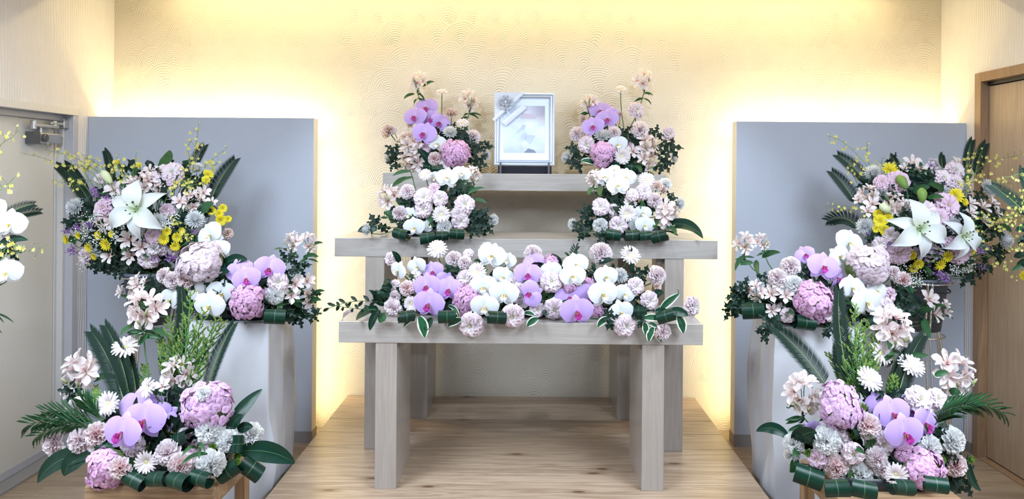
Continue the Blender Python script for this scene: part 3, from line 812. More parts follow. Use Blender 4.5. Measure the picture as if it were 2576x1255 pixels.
def lisianthus(seed, tight=0.0):
    r = random.Random(seed); m = MB()
    for ring, (n, th, L, W, lift) in enumerate(((9, 84, 0.52, 0.22, -0.10), (8, 66, 0.51, 0.21, -0.10), (7, 48, 0.47, 0.19, -0.10), (6, 32, 0.41, 0.16, -0.09), (4, 20, 0.33, 0.12, -0.08))):
        for k in range(n):
            ph = 2 * pi * (k + ring * 0.43) / n + r.uniform(-0.12, 0.12)
            a1, a2 = r.uniform(0, 6), r.uniform(0, 6)
            def zf(s, t, a1=a1, a2=a2): return 0.13 * s * s * t * (1 - 0.5 * t) + t ** 2.5 * (0.060 * sin(s * 5 + a1) + 0.045 * sin(s * 10 + a2)) - 0.16 * t ** 3 * (1 - tight)
            def xf(p, s, t): return Vector((p.x, p.y - 0.10 * s * s * t + (r.uniform(-0.035, 0.014) if t > 0.99 else 0), p.z))
            radial(m, radians(th * (1 - 0.35 * tight) + r.uniform(-5, 5)), ph, L, lambda t, W=W: W * (0.22 + 0.78 * sin(pi * 0.5 * min(1, t * 1.25))), zf, 8, 5, lift=lift, xf=xf)
    m2 = MB(); m2.ball((0, 0, 0.02), 0.045, 0, 6, 4, 2.0)
    for k in range(6): m2.ball((0.05 * cos(k), 0.05 * sin(k), 0.10), 0.02, 0, 5, 3)
    return m, m2
for k in range(3): ME['lisi%d' % k], ME['lisc'] = lisianthus(200 + k)
ME['rose0'], _x = lisianthus(240, 0.8)
def gerbera(seed, n, rows, W, disc, droop=0.0):
    r = random.Random(seed); m = MB()
    for row in range(rows):
        for k in range(n):
            ph = 2 * pi * (k + 0.5 * row) / n + r.uniform(-0.06, 0.06); L = 0.42 * (1 - 0.06 * row) + r.uniform(-0.035, 0.012)
            b = r.uniform(-0.03, 0.03)
            radial(m, radians(82 - 12 * row + r.uniform(-5, 5)), ph, L, lambda t: W * (0.45 + 0.55 * sin(pi * min(1, 0.12 + t * 0.80))) * (1 if t < 0.95 else 0.72), lambda s, t, b=b: 0.02 * s * s - 0.10 * droop * t * t + b * t + 0.03 * sin(pi * t), 2, 4, base=0.08)
    d = MB(); d.lathe([(0.0001, 0.055), (disc * 0.4, 0.06), (disc * 0.75, 0.05), (disc, 0.01), (disc * 0.9, -0.02)], 14)
    for k in range(26):
        a = k * 2.4; q = disc * sqrt((k + 0.5) / 26); d.ball((q * cos(a), q * sin(a), 0.055 - 0.02 * (q / disc) ** 2), 0.013, 0, 4, 2)
    cx = MB(); cx.lathe([(0.0001, -0.14), (0.05, -0.13), (0.10, -0.05), (0.12, 0.0)], 10)
    return m, d, cx
ME['ger0'], ME['gerd'], ME['calyx'] = gerbera(1, 19, 2, 0.056, 0.105)
ME['ger1'], _a, _b = gerbera(2, 18, 2, 0.058, 0.105, 0.6)
ME['daisy0'], ME['daid'], _b = gerbera(5, 13, 2, 0.066, 0.12)
def mum(seed, n, inc):
    r = random.Random(seed); m = MB()
    for k in range(n):
        f = (k + 0.5) / n; th = radians(8 + 92 * f ** 0.8); ph = k * 2.39996 + r.uniform(-0.1, 0.1)
        L = 0.40 + 0.12 * f + r.uniform(-0.03, 0.03)
        radial(m, th, ph, L, lambda t: 0.056 * (0.5 + 0.5 * sin(pi * min(1, 0.2 + 0.75 * t))) * (1 if t < 0.95 else 0.4), lambda s, t: 0.02 * s * s + inc * t * t * (1 - 0.3 * f), 2, 4, lift=-0.08)
    return m
ME['mum0'] = mum(9, 170, 0.20); ME['mum1'] = mum(10, 160, 0.13)
ME['gbut'] = mum(12, 90, 0.2)
m = MB()
for k in range(4):
    radial(m, radians(84), k * pi / 2, 0.48, lambda t: 0.315 * max(0.12, sin(pi * min(1, 0.10 + 0.86 * t) ** 1.0)) ** 0.55, lambda s, t: -0.05 * s * s + 0.03 * sin(pi * t) - 0.05 * t * t + 0.05 * (k % 2), 4, 4)
m.ball((0, 0, 0.06), 0.055, 0, 5, 3)
ME['flor'] = m
m = MB(); m.ball((0, 0, 0.03), 0.06, 0, 5, 3); ME['flore'] = m
def alstro():
    m = MB()
    for k in range(3):
        radial(m, radians(52), pi * 2 * k / 3 + pi, 0.60, lambda t: 0.235 * (0.18 + 0.82 * t ** 1.1) * max(0.0, 1 - max(0, (t - 0.62) / 0.40) ** 2.2) ** 0.5 + 0.004, lambda s, t: 0.10 * s * s * t - 0.18 * t ** 2.4, 5, 7, 0, lift=-0.30)
    for k in range(3):
        radial(m, radians(42), pi * 2 * k / 3, 0.62, lambda t: 0.150 * (0.16 + 0.84 * t) * max(0.0, 1 - max(0, (t - 0.55) / 0.47) ** 2.0) ** 0.5 + 0.004, lambda s, t: 0.08 * s * s - 0.15 * t ** 2.2, 4, 7, 1, lift=-0.30)
    for k in range(4):
        a = k * 1.3 + 3.6
        m.tube([(0, 0, -0.25), (0.04 * cos(a), 0.04 * sin(a), 0.02), (0.10 * cos(a), 0.10 * sin(a), 0.16)], 0.008, 3, 1)
    return m
ME['alst'] = alstro()
m = MB(); m.lathe([(0.0001, -0.5), (0.10, -0.42), (0.17, -0.18), (0.16, 0.1), (0.07, 0.42), (0.0001, 0.5)], 8); ME['bud'] = m
m = MB(); surf(m, 0.62, lambda t: 0.190 * max(0.04, sin(pi * min(1, 0.04 + 0.95 * t) ** 0.92)), lambda s, t: 0.05 + 0.07 * s * s + 0.30 * sin(pi * min(1, t * 0.62)) - 0.42 * t ** 2.4 + 0.02 * sin(9 * t) * s, 6, 9); ME['lilyw'] = m
m = MB(); surf(m, 0.60, lambda t: 0.135 * max(0.04, sin(pi * min(1, 0.04 + 0.95 * t) ** 0.92)), lambda s, t: 0.02 + 0.05 * s * s + 0.28 * sin(pi * min(1, t * 0.62)) - 0.40 * t ** 2.4, 5, 9); ME['lilyn'] = m
m = MB()
for k in range(6):
    a = k * pi / 3 + 0.4
    m.tube([(0, 0, 0), (0.04 * cos(a), 0.04 * sin(a), 0.16), (0.11 * cos(a), 0.11 * sin(a), 0.30)], 0.006, 4)
m.tube([(0, 0, 0), (0.02, 0.05, 0.2), (0.05, 0.12, 0.36)], 0.010, 5); ME['lilyf'] = m
m = MB()
for k in range(6):
    a = k * pi / 3 + 0.4; m.ball((0.11 * cos(a), 0.11 * sin(a), 0.31), 0.016, 0, 5, 3, 1.8)
m.ball((0.05, 0.12, 0.37), 0.024, 0, 6, 4); ME['lilya'] = m
def statice(seed):
    r = random.Random(seed); m = MB()
    for k in range(46):
        p = Vector((r.gauss(0, 0.23), r.gauss(0, 0.17), r.gauss(0, 0.14)))
        d = (p + Vector((0, 0, 0.35))).normalized(); M = TR(*p) @ d.to_track_quat('Z', 'Y').to_matrix().to_4x4() @ RZ(k)
        m.lathe([(0.012, -0.06), (0.03, 0.0), (0.075, 0.05)], 6, 0, M)
    return m
ME['stat'] = statice(4)
def oncid():
    m = MB()
    for s in (-1, 1): surf(m, 0.46, lambda t: 0.22 * max(0.1, sin(pi * min(1, 0.1 + 0.85 * t))), lambda s_, t: 0.08 * sin(pi * t), 3, 3, RZ(pi - s * 0.55))
    for a, L in ((0, 0.34), (1.25, 0.36), (-1.25, 0.36)): surf(m, L, lambda t: 0.075 * max(0.1, sin(pi * min(1, 0.1 + 0.85 * t))), lambda s_, t: 0.06 * t, 2, 2, RZ(a))
    m.ball((0, -0.02, 0.06), 0.06, 0, 5, 3)
    return m
ME['onci'] = oncid()
# leaves: unit length along +Y
def leafmesh(W, lobes=0, curl=0.15, nu=4, nv=8, fold=0.10, seed=0, sharp=1.0):
    r = random.Random(seed); m = MB()
    ph = r.uniform(0, 6)
    def wid(t):
        b = W * max(0.03, sin(pi * min(1, 0.03 + 0.96 * t) ** sharp)) ** 0.8
        if lobes: b *= 0.72 + 0.36 * cos(2 * pi * lobes * t + 2.2)
        return b
    surf(m, 1.0, wid, lambda s, t: fold * abs(s) * sin(pi * t) - curl * t * t + (0.03 * sin(6 * t + ph) * s), nu, nv)
    return m
ME['lf_lance'] = leafmesh(0.13, 0, 0.25, 2, 6)
ME['lf_oval'] = leafmesh(0.24, 0, 0.2, 4, 7)
ME['lf_lobe'] = leafmesh(0.30, 3, 0.25, 4, 20, 0.08, 3, 0.8)
ME['lf_lobe2'] = leafmesh(0.33, 2.5, 0.35, 4, 18, 0.05, 5, 0.75)
def loopmesh():
    """a broad leaf bent back on itself: rises, rolls over to the front and tucks under"""
    m = MB(); n = 16; pts = []
    for i in range(n + 1):
        a = radians(-150 + 330 * i / n); rad = 0.36 + 0.12 * (i / n)
        wv = 0.5 * (0.80 + 0.20 * sin(pi * i / n))
        for j in range(5):
            s = j / 2 - 1
            pts.append((s * wv, -rad * sin(a) * 0.9 - 0.02, rad * cos(a) + 0.03 * abs(s)))
    m.grid(pts, 4, n); return m
ME['loop'] = loopmesh()

# ------------------------------------------------------------------ arranging
LABEL = {'ow': 'white moth orchid', 'op': 'lilac moth orchid with magenta lip', 'cp': 'pale pink carnation', 'ck': 'carnation with salmon pink heart',
         'cw': 'white carnation', 'lp': 'blush white lisianthus', 'lm': 'mauve pink lisianthus', 'lr': 'ivory rose-like lisianthus', 'pe': 'peach lisianthus bud',
         'ge': 'pale pink gerbera', 'mu': 'white chrysanthemum', 'ye': 'yellow daisy', 'gb': 'green button chrysanthemum', 'hp': 'pink hydrangea head',
         'hv': 'violet pink hydrangea head', 'hl': 'pale mauve hydrangea head', 'al': 'pale pink freckled alstroemeria', 'as': 'pale pink freckled alstroemeria',
         'av': 'violet and white alstroemeria', 'ly': 'large white lily', 'st': 'purple statice'}
NAME = {'ow': 'moth_orchid', 'op': 'moth_orchid', 'cp': 'carnation', 'ck': 'carnation', 'cw': 'carnation', 'lp': 'lisianthus', 'lm': 'lisianthus', 'lr': 'lisianthus',
        'pe': 'lisianthus_bud', 'ge': 'gerbera', 'mu': 'chrysanthemum', 'ye': 'daisy', 'gb': 'button_chrysanthemum', 'hp': 'hydrangea', 'hv': 'hydrangea', 'hl': 'hydrangea',
        'al': 'alstroemeria', 'as': 'alstroemeria', 'av': 'alstroemeria', 'ly': 'lily', 'st': 'statice'}
def orient(p, f, size, roll=0.0, ys=1.0):
    z = f.normalized(); up = Vector((0, 0, 1))
    y = (up - z * up.dot(z))
    if y.length < 0.05: y = Vector((0, 1, 0)) - z * z.y
    y.normalize(); x = y.cross(z)
    R = Matrix((x, y, z)).transposed().to_4x4()
    return Matrix.Translation(p) @ R @ RZ(radians(roll)) @ Matrix.Diagonal((size, size * ys, size, 1))
def bez(a, b, c, d, n):
    return [a * (1 - t) ** 3 + b * 3 * t * (1 - t) ** 2 + c * 3 * t * t * (1 - t) + d * t ** 3 for t in (i / n for i in range(n + 1))]

I4 = Matrix.Identity(4)
class Arrangement:
    def __init__(s, name, label, base, zc, ctr, rad, bulge, tf, low=0.05, seed=1, spread=0.8, sup=None):
        s.root = thing(name, label, 'flower arrangement', base)
        s.base = Vector(base); s.zc, s.tf, s.bulge, s.low = zc, tf, bulge, low
        s.c, s.r, s.spread = ctr, rad, spread
        s.rng = random.Random(seed)
        s.inv = Matrix.Translation(-s.base); s.sup = sup
    def pix(s, x, y):
        ox, oy, k = s.tf; return ox + x / k, oy + y / k
    def unit(s, x, y): return (x - s.c[0]) / s.r[0], (y - s.c[1]) / s.r[1]
    def pos(s, x, y, dz=0.0):
        ex, ey = s.unit(x, y); q = max(0.0, 1 - ex * ex - ey * ey)
        z = s.zc - s.bulge * sqrt(q) - s.low * max(-1, min(1, ey)) + dz
        p = P(*s.pix(x, y), z)
        if s.sup:                                       # what hangs over the edge of its support hangs in front of it
            top, front, x0, x1 = s.sup
            if p.z < top + 0.035 and x0 < p.x < x1 and p.y > front - 0.045:
                p = P(*s.pix(x, y), min(front - 0.045, max(front - 0.12, z - 0.03)))
        return p
    def size(s, px, z): return px / s.tf[2] * z / F
    def put(s, name, me, M, label=None):
        o = link(name, me, s.root, s.inv @ M)
        if label: o['label'] = label
        return o
    def sub(s, name, me, par, M=None): return link(name, me, par, M)
    def world(s, name, mb, mats, par=None, parM=None, smooth=True, label=None):
        """a piece whose mesh is given in world coordinates"""
        o = link(name, mb.mesh(name, mats if isinstance(mats, list) else [mats], smooth), par or s.root)
        o.matrix_local = (parM.inverted() if par is not None else s.inv)
        if label: o['label'] = label
        return o
    def foot(s):
        r = s.rng; return s.base + Vector((r.uniform(-1, 1) * s.fw, r.uniform(-0.6, 0.6) * s.fd, 0.015))
    def stem(s, p, f, size, par, M, n=7, rad=None, mat=None):
        b = s.foot(); L = (p - b).length
        d1 = (-f.normalized() * 0.5 + Vector((0, 0, -0.8))).normalized()
        m = MB(); m.tube(bez(p - f.normalized() * size * 0.08, p + d1 * L * 0.35, b + Vector((0, 0, L * 0.3)), b, n), rad or max(0.0020, min(0.0036, size * 0.035)), 5)
        s.world('stem', m, mat or L_STEM, par, M)
    def face(s, x, y, at):
        if at: return Vector((at[0], -1, at[1]))
        ex, ey = s.unit(x, y); j = s.rng
        return Vector((s.spread * ex + j.uniform(-.12, .12), -1, -s.spread * 0.75 * ey + 0.12 + j.uniform(-.10, .10)))

    # -------------------------------------------------------------- flowers
    def flower(s, t, x, y, size, roll=0, dz=0, at=None, ys=1.0, stem=True):
        r = s.rng; p = s.pos(x, y, dz); sz = s.size(size, p.y); f = s.face(x, y, at)
        if t in ('ow', 'op') and not at: f = Vector((f.x * 0.55, -1, f.z * 0.45))
        if t not in ('ow', 'op'): roll += r.uniform(0, 360) if t not in ('al', 'as', 'av', 'ly') else r.uniform(-25, 25)
        else: roll += r.uniform(-9, 9)
        lab, nm = LABEL[t], NAME[t]
        if t in ('ow', 'op'):
            M = orient(p, f, sz, roll, ys); A, Lp = (P_OW, P_OWL) if t == 'ow' else (P_OP, P_OPL)
            o = s.put(nm, me_of('ocol', [P_OWL if t == 'ow' else P_OPL]), M, lab)
            for k in (-1, 1): s.sub('petal', me_of('op_%d' % k, [A]), o, RZ(radians(r.uniform(-4, 4))))
            for a in (0, 140, -140): s.sub('sepal', me_of('osep', [A]), o, RZ(radians(a + r.uniform(-4, 4))))
            s.sub('lip', me_of('olip', [Lp]), o)
        elif t in ('cp', 'ck', 'cw'):
            M = orient(p, f, sz * 1.04, roll, ys)
            o = s.put(nm, me_of('carn%d' % r.randrange(3), [{'cp': P_CP, 'ck': P_CK, 'cw': P_CW}[t]]), M, lab)
            s.sub('calyx', me_of('calyx', [L_STEM]), o, TR(0, 0, -0.22))
        elif t in ('lp', 'lm', 'lr', 'pe'):
            M = orient(p, f, sz * 1.04, roll, ys)
            key = 'rose0' if t in ('lr', 'pe') else 'lisi%d' % r.randrange(3)
            o = s.put(nm, me_of(key, [{'lp': P_LP, 'lm': P_LM, 'lr': P_LR, 'pe': P_PE}[t]]), M, lab)
            if t in ('lp', 'lm'): s.sub('flower_centre', me_of('lisc', [P_GC]), o)
            s.sub('calyx', me_of('calyx', [L_STEM]), o, TR(0, 0, -0.12))
        elif t in ('ge', 'ye'):
            M = orient(p, f, sz, roll, ys)
            o = s.put(nm, me_of('daisy0' if t == 'ye' else 'ger%d' % r.randrange(2), [P_YE if t == 'ye' else P_GE]), M, lab)
            s.sub('disc', me_of('daid' if t == 'ye' else 'gerd', [P_YC if t == 'ye' else P_GC]), o)
            s.sub('calyx', me_of('calyx', [L_STEM]), o)
        elif t in ('mu', 'gb'):
            M = orient(p, f, sz * 1.02, roll, ys)
            o = s.put(nm, me_of('gbut' if t == 'gb' else 'mum%d' % r.randrange(2), [P_GB if t == 'gb' else P_MU]), M, lab)
            s.sub('calyx', me_of('calyx', [L_STEM]), o, TR(0, 0, -0.08))
        elif t in ('hp', 'hv', 'hl'):
            M = orient(p, f, sz, 0, ys)
            A = {'hp': P_HP, 'hv': P_HV, 'hl': P_HL}[t]; n = 150 if t != 'hl' else 110; fs = 0.178 if t != 'hl' else 0.225; lump = [r.uniform(0, 6) for _ in range(4)]
            core = me_of('hcore', [L_PALE])
            o = s.put(nm, core, M, lab)
            for k in range(n):
                c = 1 - 1.45 * (k + 0.5) / n; ph = k * 2.39996; sn = sqrt(1 - c * c)
                d = Vector((sn * cos(ph), sn * sin(ph), c)); d = (d + Vector((r.uniform(-.1, .1), r.uniform(-.1, .1), r.uniform(-.1, .1)))).normalized()
                q = d * (0.405 + r.uniform(-0.04, 0.04) + 0.030 * sin(5 * d.x + lump[0]) + 0.030 * sin(5 * d.y + lump[1]) + 0.02 * sin(9 * d.x + 7 * d.y + lump[2])); q.z *= 0.82
                tl = (d + Vector((r.uniform(-.45, .45), r.uniform(-.45, .45), r.uniform(-.1, .3)))).normalized()
                FM = Matrix.Translation(q) @ tl.to_track_quat('Z', 'Y').to_matrix().to_4x4() @ RZ(r.uniform(0, 6)) @ Matrix.Scale(fs * r.uniform(0.82, 1.2), 4)
                s.sub('floret', me_of('flor', [A]), o, FM)
        elif t in ('al', 'as', 'av'):
            n = 1 if t == 'as' else max(4, min(6, int(size / s.tf[2] / 14)))
            bs = sz if t == 'as' else sz * 0.54
            mats = [P_VO, P_VI] if t == 'av' else [P_AO, P_AI]
            M = orient(p, f, 1.0, 0, 1)
            o = s.put(nm, me_of('node', [L_STEM]), M, lab)
            node = Vector((0, -sz * (0.55 if n > 1 else 0.35), -sz * 0.18))
            tw = MB()
            for k in range(n):
                a = 2 * pi * k / n + r.uniform(-.3, .3)
                rd = 0 if n == 1 else sz * 0.29 * r.uniform(0.85, 1.1)
                q = Vector((rd * cos(a), rd * sin(a) * ys, r.uniform(-0.1, 0.1) * sz))
                d = Vector((1.0 * cos(a) * (n > 1), 0.8 * sin(a) * (n > 1) + 0.25, 0.8 + r.uniform(-.1, .2))).normalized()
                BM = orient0(q, d, bs, r.uniform(-30, 30))
                s.sub('blossom', me_of('alst', mats), o, BM)
                tw.tube(bez(q - d * bs * 0.30, q - d * bs * 0.55, node.lerp(q, 0.4), node, 4), 0.0016, 4)
            if n > 1:
                for k in range(2):
                    a = r.uniform(0, 6.28); q = Vector((0.20 * sz * cos(a), 0.16 * sz * sin(a) - 0.22 * sz, 0.12 * sz)); d = (q - node).normalized()
                    s.sub('bud', me_of('bud', [P_BUD]), o, Matrix.Translation(q) @ d.to_track_quat('Z', 'Y').to_matrix().to_4x4() @ Matrix.Scale(sz * 0.20, 4))
                    tw.tube([q - d * sz * 0.08, node], 0.0014, 4)
            b = s.foot() if stem else None
            for k in range(5 if n > 1 else 2):
                a = r.uniform(0, 6.28); d = Vector((cos(a), -0.35 + 0.4 * r.random(), 0.7 * sin(a))).normalized()
                q = node * (1.0 + 0.5 * r.random() * (k > 1))
                LM = Matrix.Translation(q) @ lay(d, Vector((0, 0.2, 1))) @ Matrix.Scale((sz if n > 1 else sz * 1.6) * r.uniform(0.32, 0.48), 4)
                s.sub('leaf', me_of('lf_lance', [L_MID]), o, LM)
            st = s.world('stem', tw, L_STEM, o, Matrix.Identity(4)); 
            if stem:
                pn = M @ node; L = (pn - b).length
                m = MB(); m.tube(bez(pn, pn + (Vector((0, 0, -1)) + (b - pn).normalized()) * 0.22 * L, b + Vector((0, 0, L * 0.3)), b, 7), 0.0030 if n > 1 else 0.0018, 5)
                s.world('stem', m, L_STEM, o, M)
            return o
        elif t == 'ly':
            M = orient(p, f, sz, roll, ys)
            o = s.put(nm, me_of('lilyf', [P_FIL]), M, lab)
            for k in range(3): s.sub('tepal', me_of('lilyn', [P_LY]), o, RZ(2 * pi * k / 3 + pi / 3 + r.uniform(-.12, .12)))
            for k in range(3): s.sub('tepal', me_of('lilyw', [P_LY]), o, TR(0, 0, 0.015) @ RZ(2 * pi * k / 3 + r.uniform(-.12, .12)))
            s.sub('anthers', me_of('lilya', [P_ANTH]), o)
        elif t == 'st':
            M = orient(p, f, sz, r.uniform(-30, 30), ys)
            o = s.put(nm, me_of('stat', [P_ST]), M, lab)
        if stem: s.stem(p, f, sz, o, M)
        return o
    def bud(s, x1, y1, x2, y2, wpx, green=False, dz=-0.02):
        a, b = s.pos(x1, y1, dz), s.pos(x2, y2, dz - 0.03); L = (b - a).length; d = (b - a).normalized()
        wd = s.size(wpx, a.y) / 2
        m = MB(); M = Matrix.Translation(a) @ d.to_track_quat('Z', 'Y').to_matrix().to_4x4()
        m.lathe([(0.0001, 0), (0.35 * wd, 0.02 * L), (0.75 * wd, 0.25 * L), (wd, 0.58 * L), (0.8 * wd, 0.8 * L), (0.3 * wd, 0.96 * L), (0.0001, L)], 9, 0, M)
        o = s.world('lily_bud', m, P_BUDG if green else P_BUDL, label='closed %s lily bud' % ('green' if green else 'pale'))
        s.stem(a, -(s.base - a).normalized(), 0.05, o, I4)
    # -------------------------------------------------------------- leaves
    def path(s, x1, y1, x2, y2, dz1, dz2, sag):
        a, b = s.pos(x1, y1, dz1), s.pos(x2, y2, dz2); n = (b - a).cross(Vector((0, 1, 0))); n.normalize()
        if n.z < 0: n = -n
        L = (b - a).length
        return bez(a, a.lerp(b, 0.33) + n * sag * L, a.lerp(b, 0.7) + n * sag * L, b, 12)
    def blade(s, t, x1, y1, x2, y2, wpx, sag=0.12, dz=0.0):
        pts = s.path(x1, y1, x2, y2, dz + 0.02, dz - 0.05, sag); L = len(pts) - 1
        w_ = s.size(wpx, pts[0].y) / 2; m = MB(); g = []
        tw = s.rng.uniform(-0.5, 0.5)
        for i, p in enumerate(pts):
            q = i / L; d = (pts[min(L, i + 1)] - pts[max(0, i - 1)]).normalized()
            sd = d.cross(Vector((0.15 * tw, -1, 0.35))).normalized()
            nn = sd.cross(d).normalized()
            ww = w_ * max(0.03, sin(pi * min(1, 0.06 + 0.93 * q) ** 0.9)) ** 0.75
            for j in range(5):
                u = j / 2 - 1; g.append(p + sd * u * ww + nn * (0.22 * abs(u) ** 1.3 * ww) + nn * 0.04 * ww * sin(q * 17 + u))
        m.grid(g, 4, L)
        return s.world('leaf', m, {'la': L_ASP, 'lv': L_VAR, 'lg': L_MID, 'ld': L_DARK}[t], label='white-edged green leaf' if t == 'lv' else None)
    def stalk(s, x1, y1, x2, y2, dz=0.0, sag=0.03):
        m = MB(); m.tube(s.path(x1, y1, x2, y2, dz, dz + 0.02, sag), 0.0026, 6)
        s.world('stem', m, L_MID)
    def clump(s, x, y, size, n=6, dz=0.0):
        r = s.rng; p0 = s.pos(x, y, dz)
        for k in range(n):
            a = 2 * pi * k / n + r.uniform(-.5, .5); d = Vector((cos(a), r.uniform(-.5, .1), sin(a))).normalized(); sz = s.size(size, p0.y) * r.uniform(0.42, 0.6)
            M = Matrix.Translation(p0 + d * 0.004) @ lay(d, Vector((r.uniform(-.4, .4), -1, r.uniform(-.1, .7)))) @ Matrix.Scale(sz, 4)
            s.put('leaf', me_of(r.choice(['lf_lobe', 'lf_lobe2']), [L_DARK]), M)
        b = s.foot(); m = MB(); m.tube(bez(p0, p0.lerp(b, .3) + Vector((0, 0, -0.02)), b.lerp(p0, .3) + Vector((0, 0, .03)), b, 6), 0.0022, 5)
        s.world('stem', m, L_STEM)
    def loop(s, x, y, size, roll=0, dz=0.0):
        p = s.pos(x, y, dz); sz = s.size(size, p.y)
        M = orient(p, Vector((s.rng.uniform(-.45, .45), -1, s.rng.uniform(0.1, 0.4))), sz * 1.12, roll + s.rng.uniform(-8, 8), 0.95)
        s.put('leaf', me_of('loop', [L_ASP]), M, 'broad glossy leaf rolled back on itself')
    def fill(s, x, y, rx, ry, n, size, dz=0.03):
        r = s.rng
        for k in range(n):
            a = r.uniform(0, 6.28); q = sqrt(r.random()) * 0.92
            X, Y = x + rx * q * cos(a), y + ry * q * sin(a)
            sup, s.sup = s.sup, None
            p = s.pos(X, Y, dz + r.uniform(-0.015, 0.04)); s.sup = sup
            if sup and p.z < sup[0] + 0.03 and sup[2] < p.x < sup[3]: continue
            d = Vector((cos(a) + r.uniform(-.8, .8), r.uniform(-.7, .1), -sin(a) + r.uniform(-.8, .8))).normalized()
            sz = s.size(size, p.y) * r.uniform(0.7, 1.15)
            M = Matrix.Translation(p - d * sz * 0.5) @ lay(d, Vector((r.uniform(-.6, .6), -1, r.uniform(-.2, .9)))) @ Matrix.Scale(sz, 4)
            s.put('leaf', me_of(r.choice(['lf_lobe', 'lf_lobe2', 'lf_oval', 'lf_oval', 'lf_lance']), [r.choice([L_DARK, L_DARK, L_DARK, L_MID])]), M)
    def frond(s, x1, y1, x2, y2, wpx, sag=0.06, dz=0.05, n=54, half=0):
        """cycad frond: a rib with two ranks of stiff narrow leaflets"""
        pts = s.path(x1, y1, x2, y2, dz + 0.02, dz, sag); L = len(pts) - 1; wd = s.size(wpx, pts[0].y)
        rib = MB(); rib.tube(pts, [0.0030 * (1 - 0.8 * i / L) for i in range(L + 1)], 5)
        o = s.world('cycad_frond', rib, L_PALE, label='dark stiff cycad frond')
        m = MB(); tot = sum((pts[i + 1] - pts[i]).length for i in range(L))
        for k in range(n):
            q = 0.04 + 0.96 * k / (n - 1); i = min(L - 1, int(q * L)); p = pts[i].lerp(pts[i + 1], q * L - i)
            d = (pts[i + 1] - pts[i]).normalized(); sd = d.cross(Vector((0, -1, 0))).normalized()
            ln = wd * (0.35 + 0.65 * sin(pi * min(1, 0.18 + 0.72 * q))) * 0.62
            for sg in (-1, 1):
                if half and sg != half and k % 3: continue
                v = (sd * sg * 0.80 + d * (0.55 + 0.55 * q) + Vector((0, -0.28, 0))).normalized()
                nr = v.cross(Vector((0, -1, 0.2))).normalized(); hw = tot * 0.0078
                b = len(m.v); mid = p + v * ln * 0.55 + Vector((0, -0.002, 0))
                m.v += [tuple(p + nr * hw * .6), tuple(p - nr * hw * .6), tuple(mid + nr * hw), tuple(mid - nr * hw), tuple(p + v * ln + d * ln * 0.06)]
                m.f += [(b, b + 1, b + 3, b + 2), (b + 2, b + 3, b + 4)]; m.m += [0, 0]
                m.uv += [[(0, 0), (1, 0), (1, .5), (0, .5)], [(0, .5), (1, .5), (.5, 1)]]
        s.world('leaflets', m, L_CYC, o, I4)['kind'] = 'stuff'
    def palm(s, x1, y1, x2, y2, wpx, sag=0.12, n=11, dz=0.0):
        pts = s.path(x1, y1, x2, y2, dz + 0.02, dz - 0.08, sag); L = len(pts) - 1; wd = s.size(wpx, pts[0].y)
        rib = MB(); rib.tube(pts, 0.0022, 5); o = s.world('palm_frond', rib, L_STEM, label='arching frond with long narrow leaflets')
        for k in range(n):
            q = 0.15 + 0.85 * k / (n - 1); i = min(L - 1, int(q * L)); p = pts[i].lerp(pts[i + 1], q * L - i); d = (pts[i + 1] - pts[i]).normalized()
            sd = d.cross(Vector((0, -1, 0))).normalized()
            for sg in (-1, 1):
                v = (sd * sg * 0.45 + d * 1.0 + Vector((0, -0.15 * s.rng.random(), 0.12 * s.rng.uniform(-1, 1)))).normalized()
                ln = wd * (1.0 - 0.45 * abs(q - 0.4)); M = Matrix.Translation(p) @ lay(v, Vector((0, -1, 0.6))) @ Matrix.Diagonal((ln * 0.32, ln, ln, 1))
                s.sub('leaflet', me_of('lf_lance', [L_MID]), o, M)
    def plume(s, x1, y1, x2, y2, wpx, n=26, dz=0.0):
        """goldenrod: a stalk crowded with feathery side sprays"""
        r = s.rng; pts = s.path(x1, y1, x2, y2, dz + 0.02, dz, 0.02); L = len(pts) - 1; wd = s.size(wpx, pts[0].y)
        st = MB(); st.tube(pts, 0.0026, 5); o = s.world('goldenrod', st, L_SOL, label='feathery green goldenrod plume')
        m = MB()
        def tuft(p, v, ln, mat):
            side = v.cross(Vector((0, -1, 0.3))).normalized(); b = len(m.v); hw = 0.0019
            m.v += [tuple(p - side * hw), tuple(p + side * hw), tuple(p + v * ln)]; m.f.append((b, b + 1, b + 2)); m.m.append(mat); m.uv.append([(0, 0), (1, 0), (.5, 1)])
        for k in range(n):
            q = 0.12 + 0.88 * k / (n - 1); i = min(L - 1, int(q * L)); p = pts[i].lerp(pts[i + 1], q * L - i); d = (pts[i + 1] - pts[i]).normalized()
            a = k * 2.4; sd = Vector((cos(a), 0.7 * sin(a) - 0.1, 0)).normalized()
            ln = wd * (1.0 - 0.85 * q ** 1.5) * r.uniform(0.4, 0.62) + 0.012
            tip = p + sd * ln * 0.8 + d * ln * 0.9; c = p + sd * ln * 0.6 + d * ln * 0.25
            bp = bez(p, c, c.lerp(tip, .5), tip, 6); m.tube(bp, 0.0011, 3, 0, False)
            for e in range(int(34 + ln * 420)):
                w2 = r.random(); ii = min(5, int(w2 * 6)); pp = bp[ii].lerp(bp[ii + 1], w2 * 6 - ii)
                v = (d + Vector((r.uniform(-1, 1), r.uniform(-1, 1), r.uniform(-.6, 1)))).normalized()
                tuft(pp, v, r.uniform(0.004, 0.010), 1 if (w2 > 0.5 or q > 0.6) and r.random() < 0.7 else 0)
        ob = s.world('feathery_sprays', m, [L_SOL, L_SOT], o, I4); ob['kind'] = 'stuff'
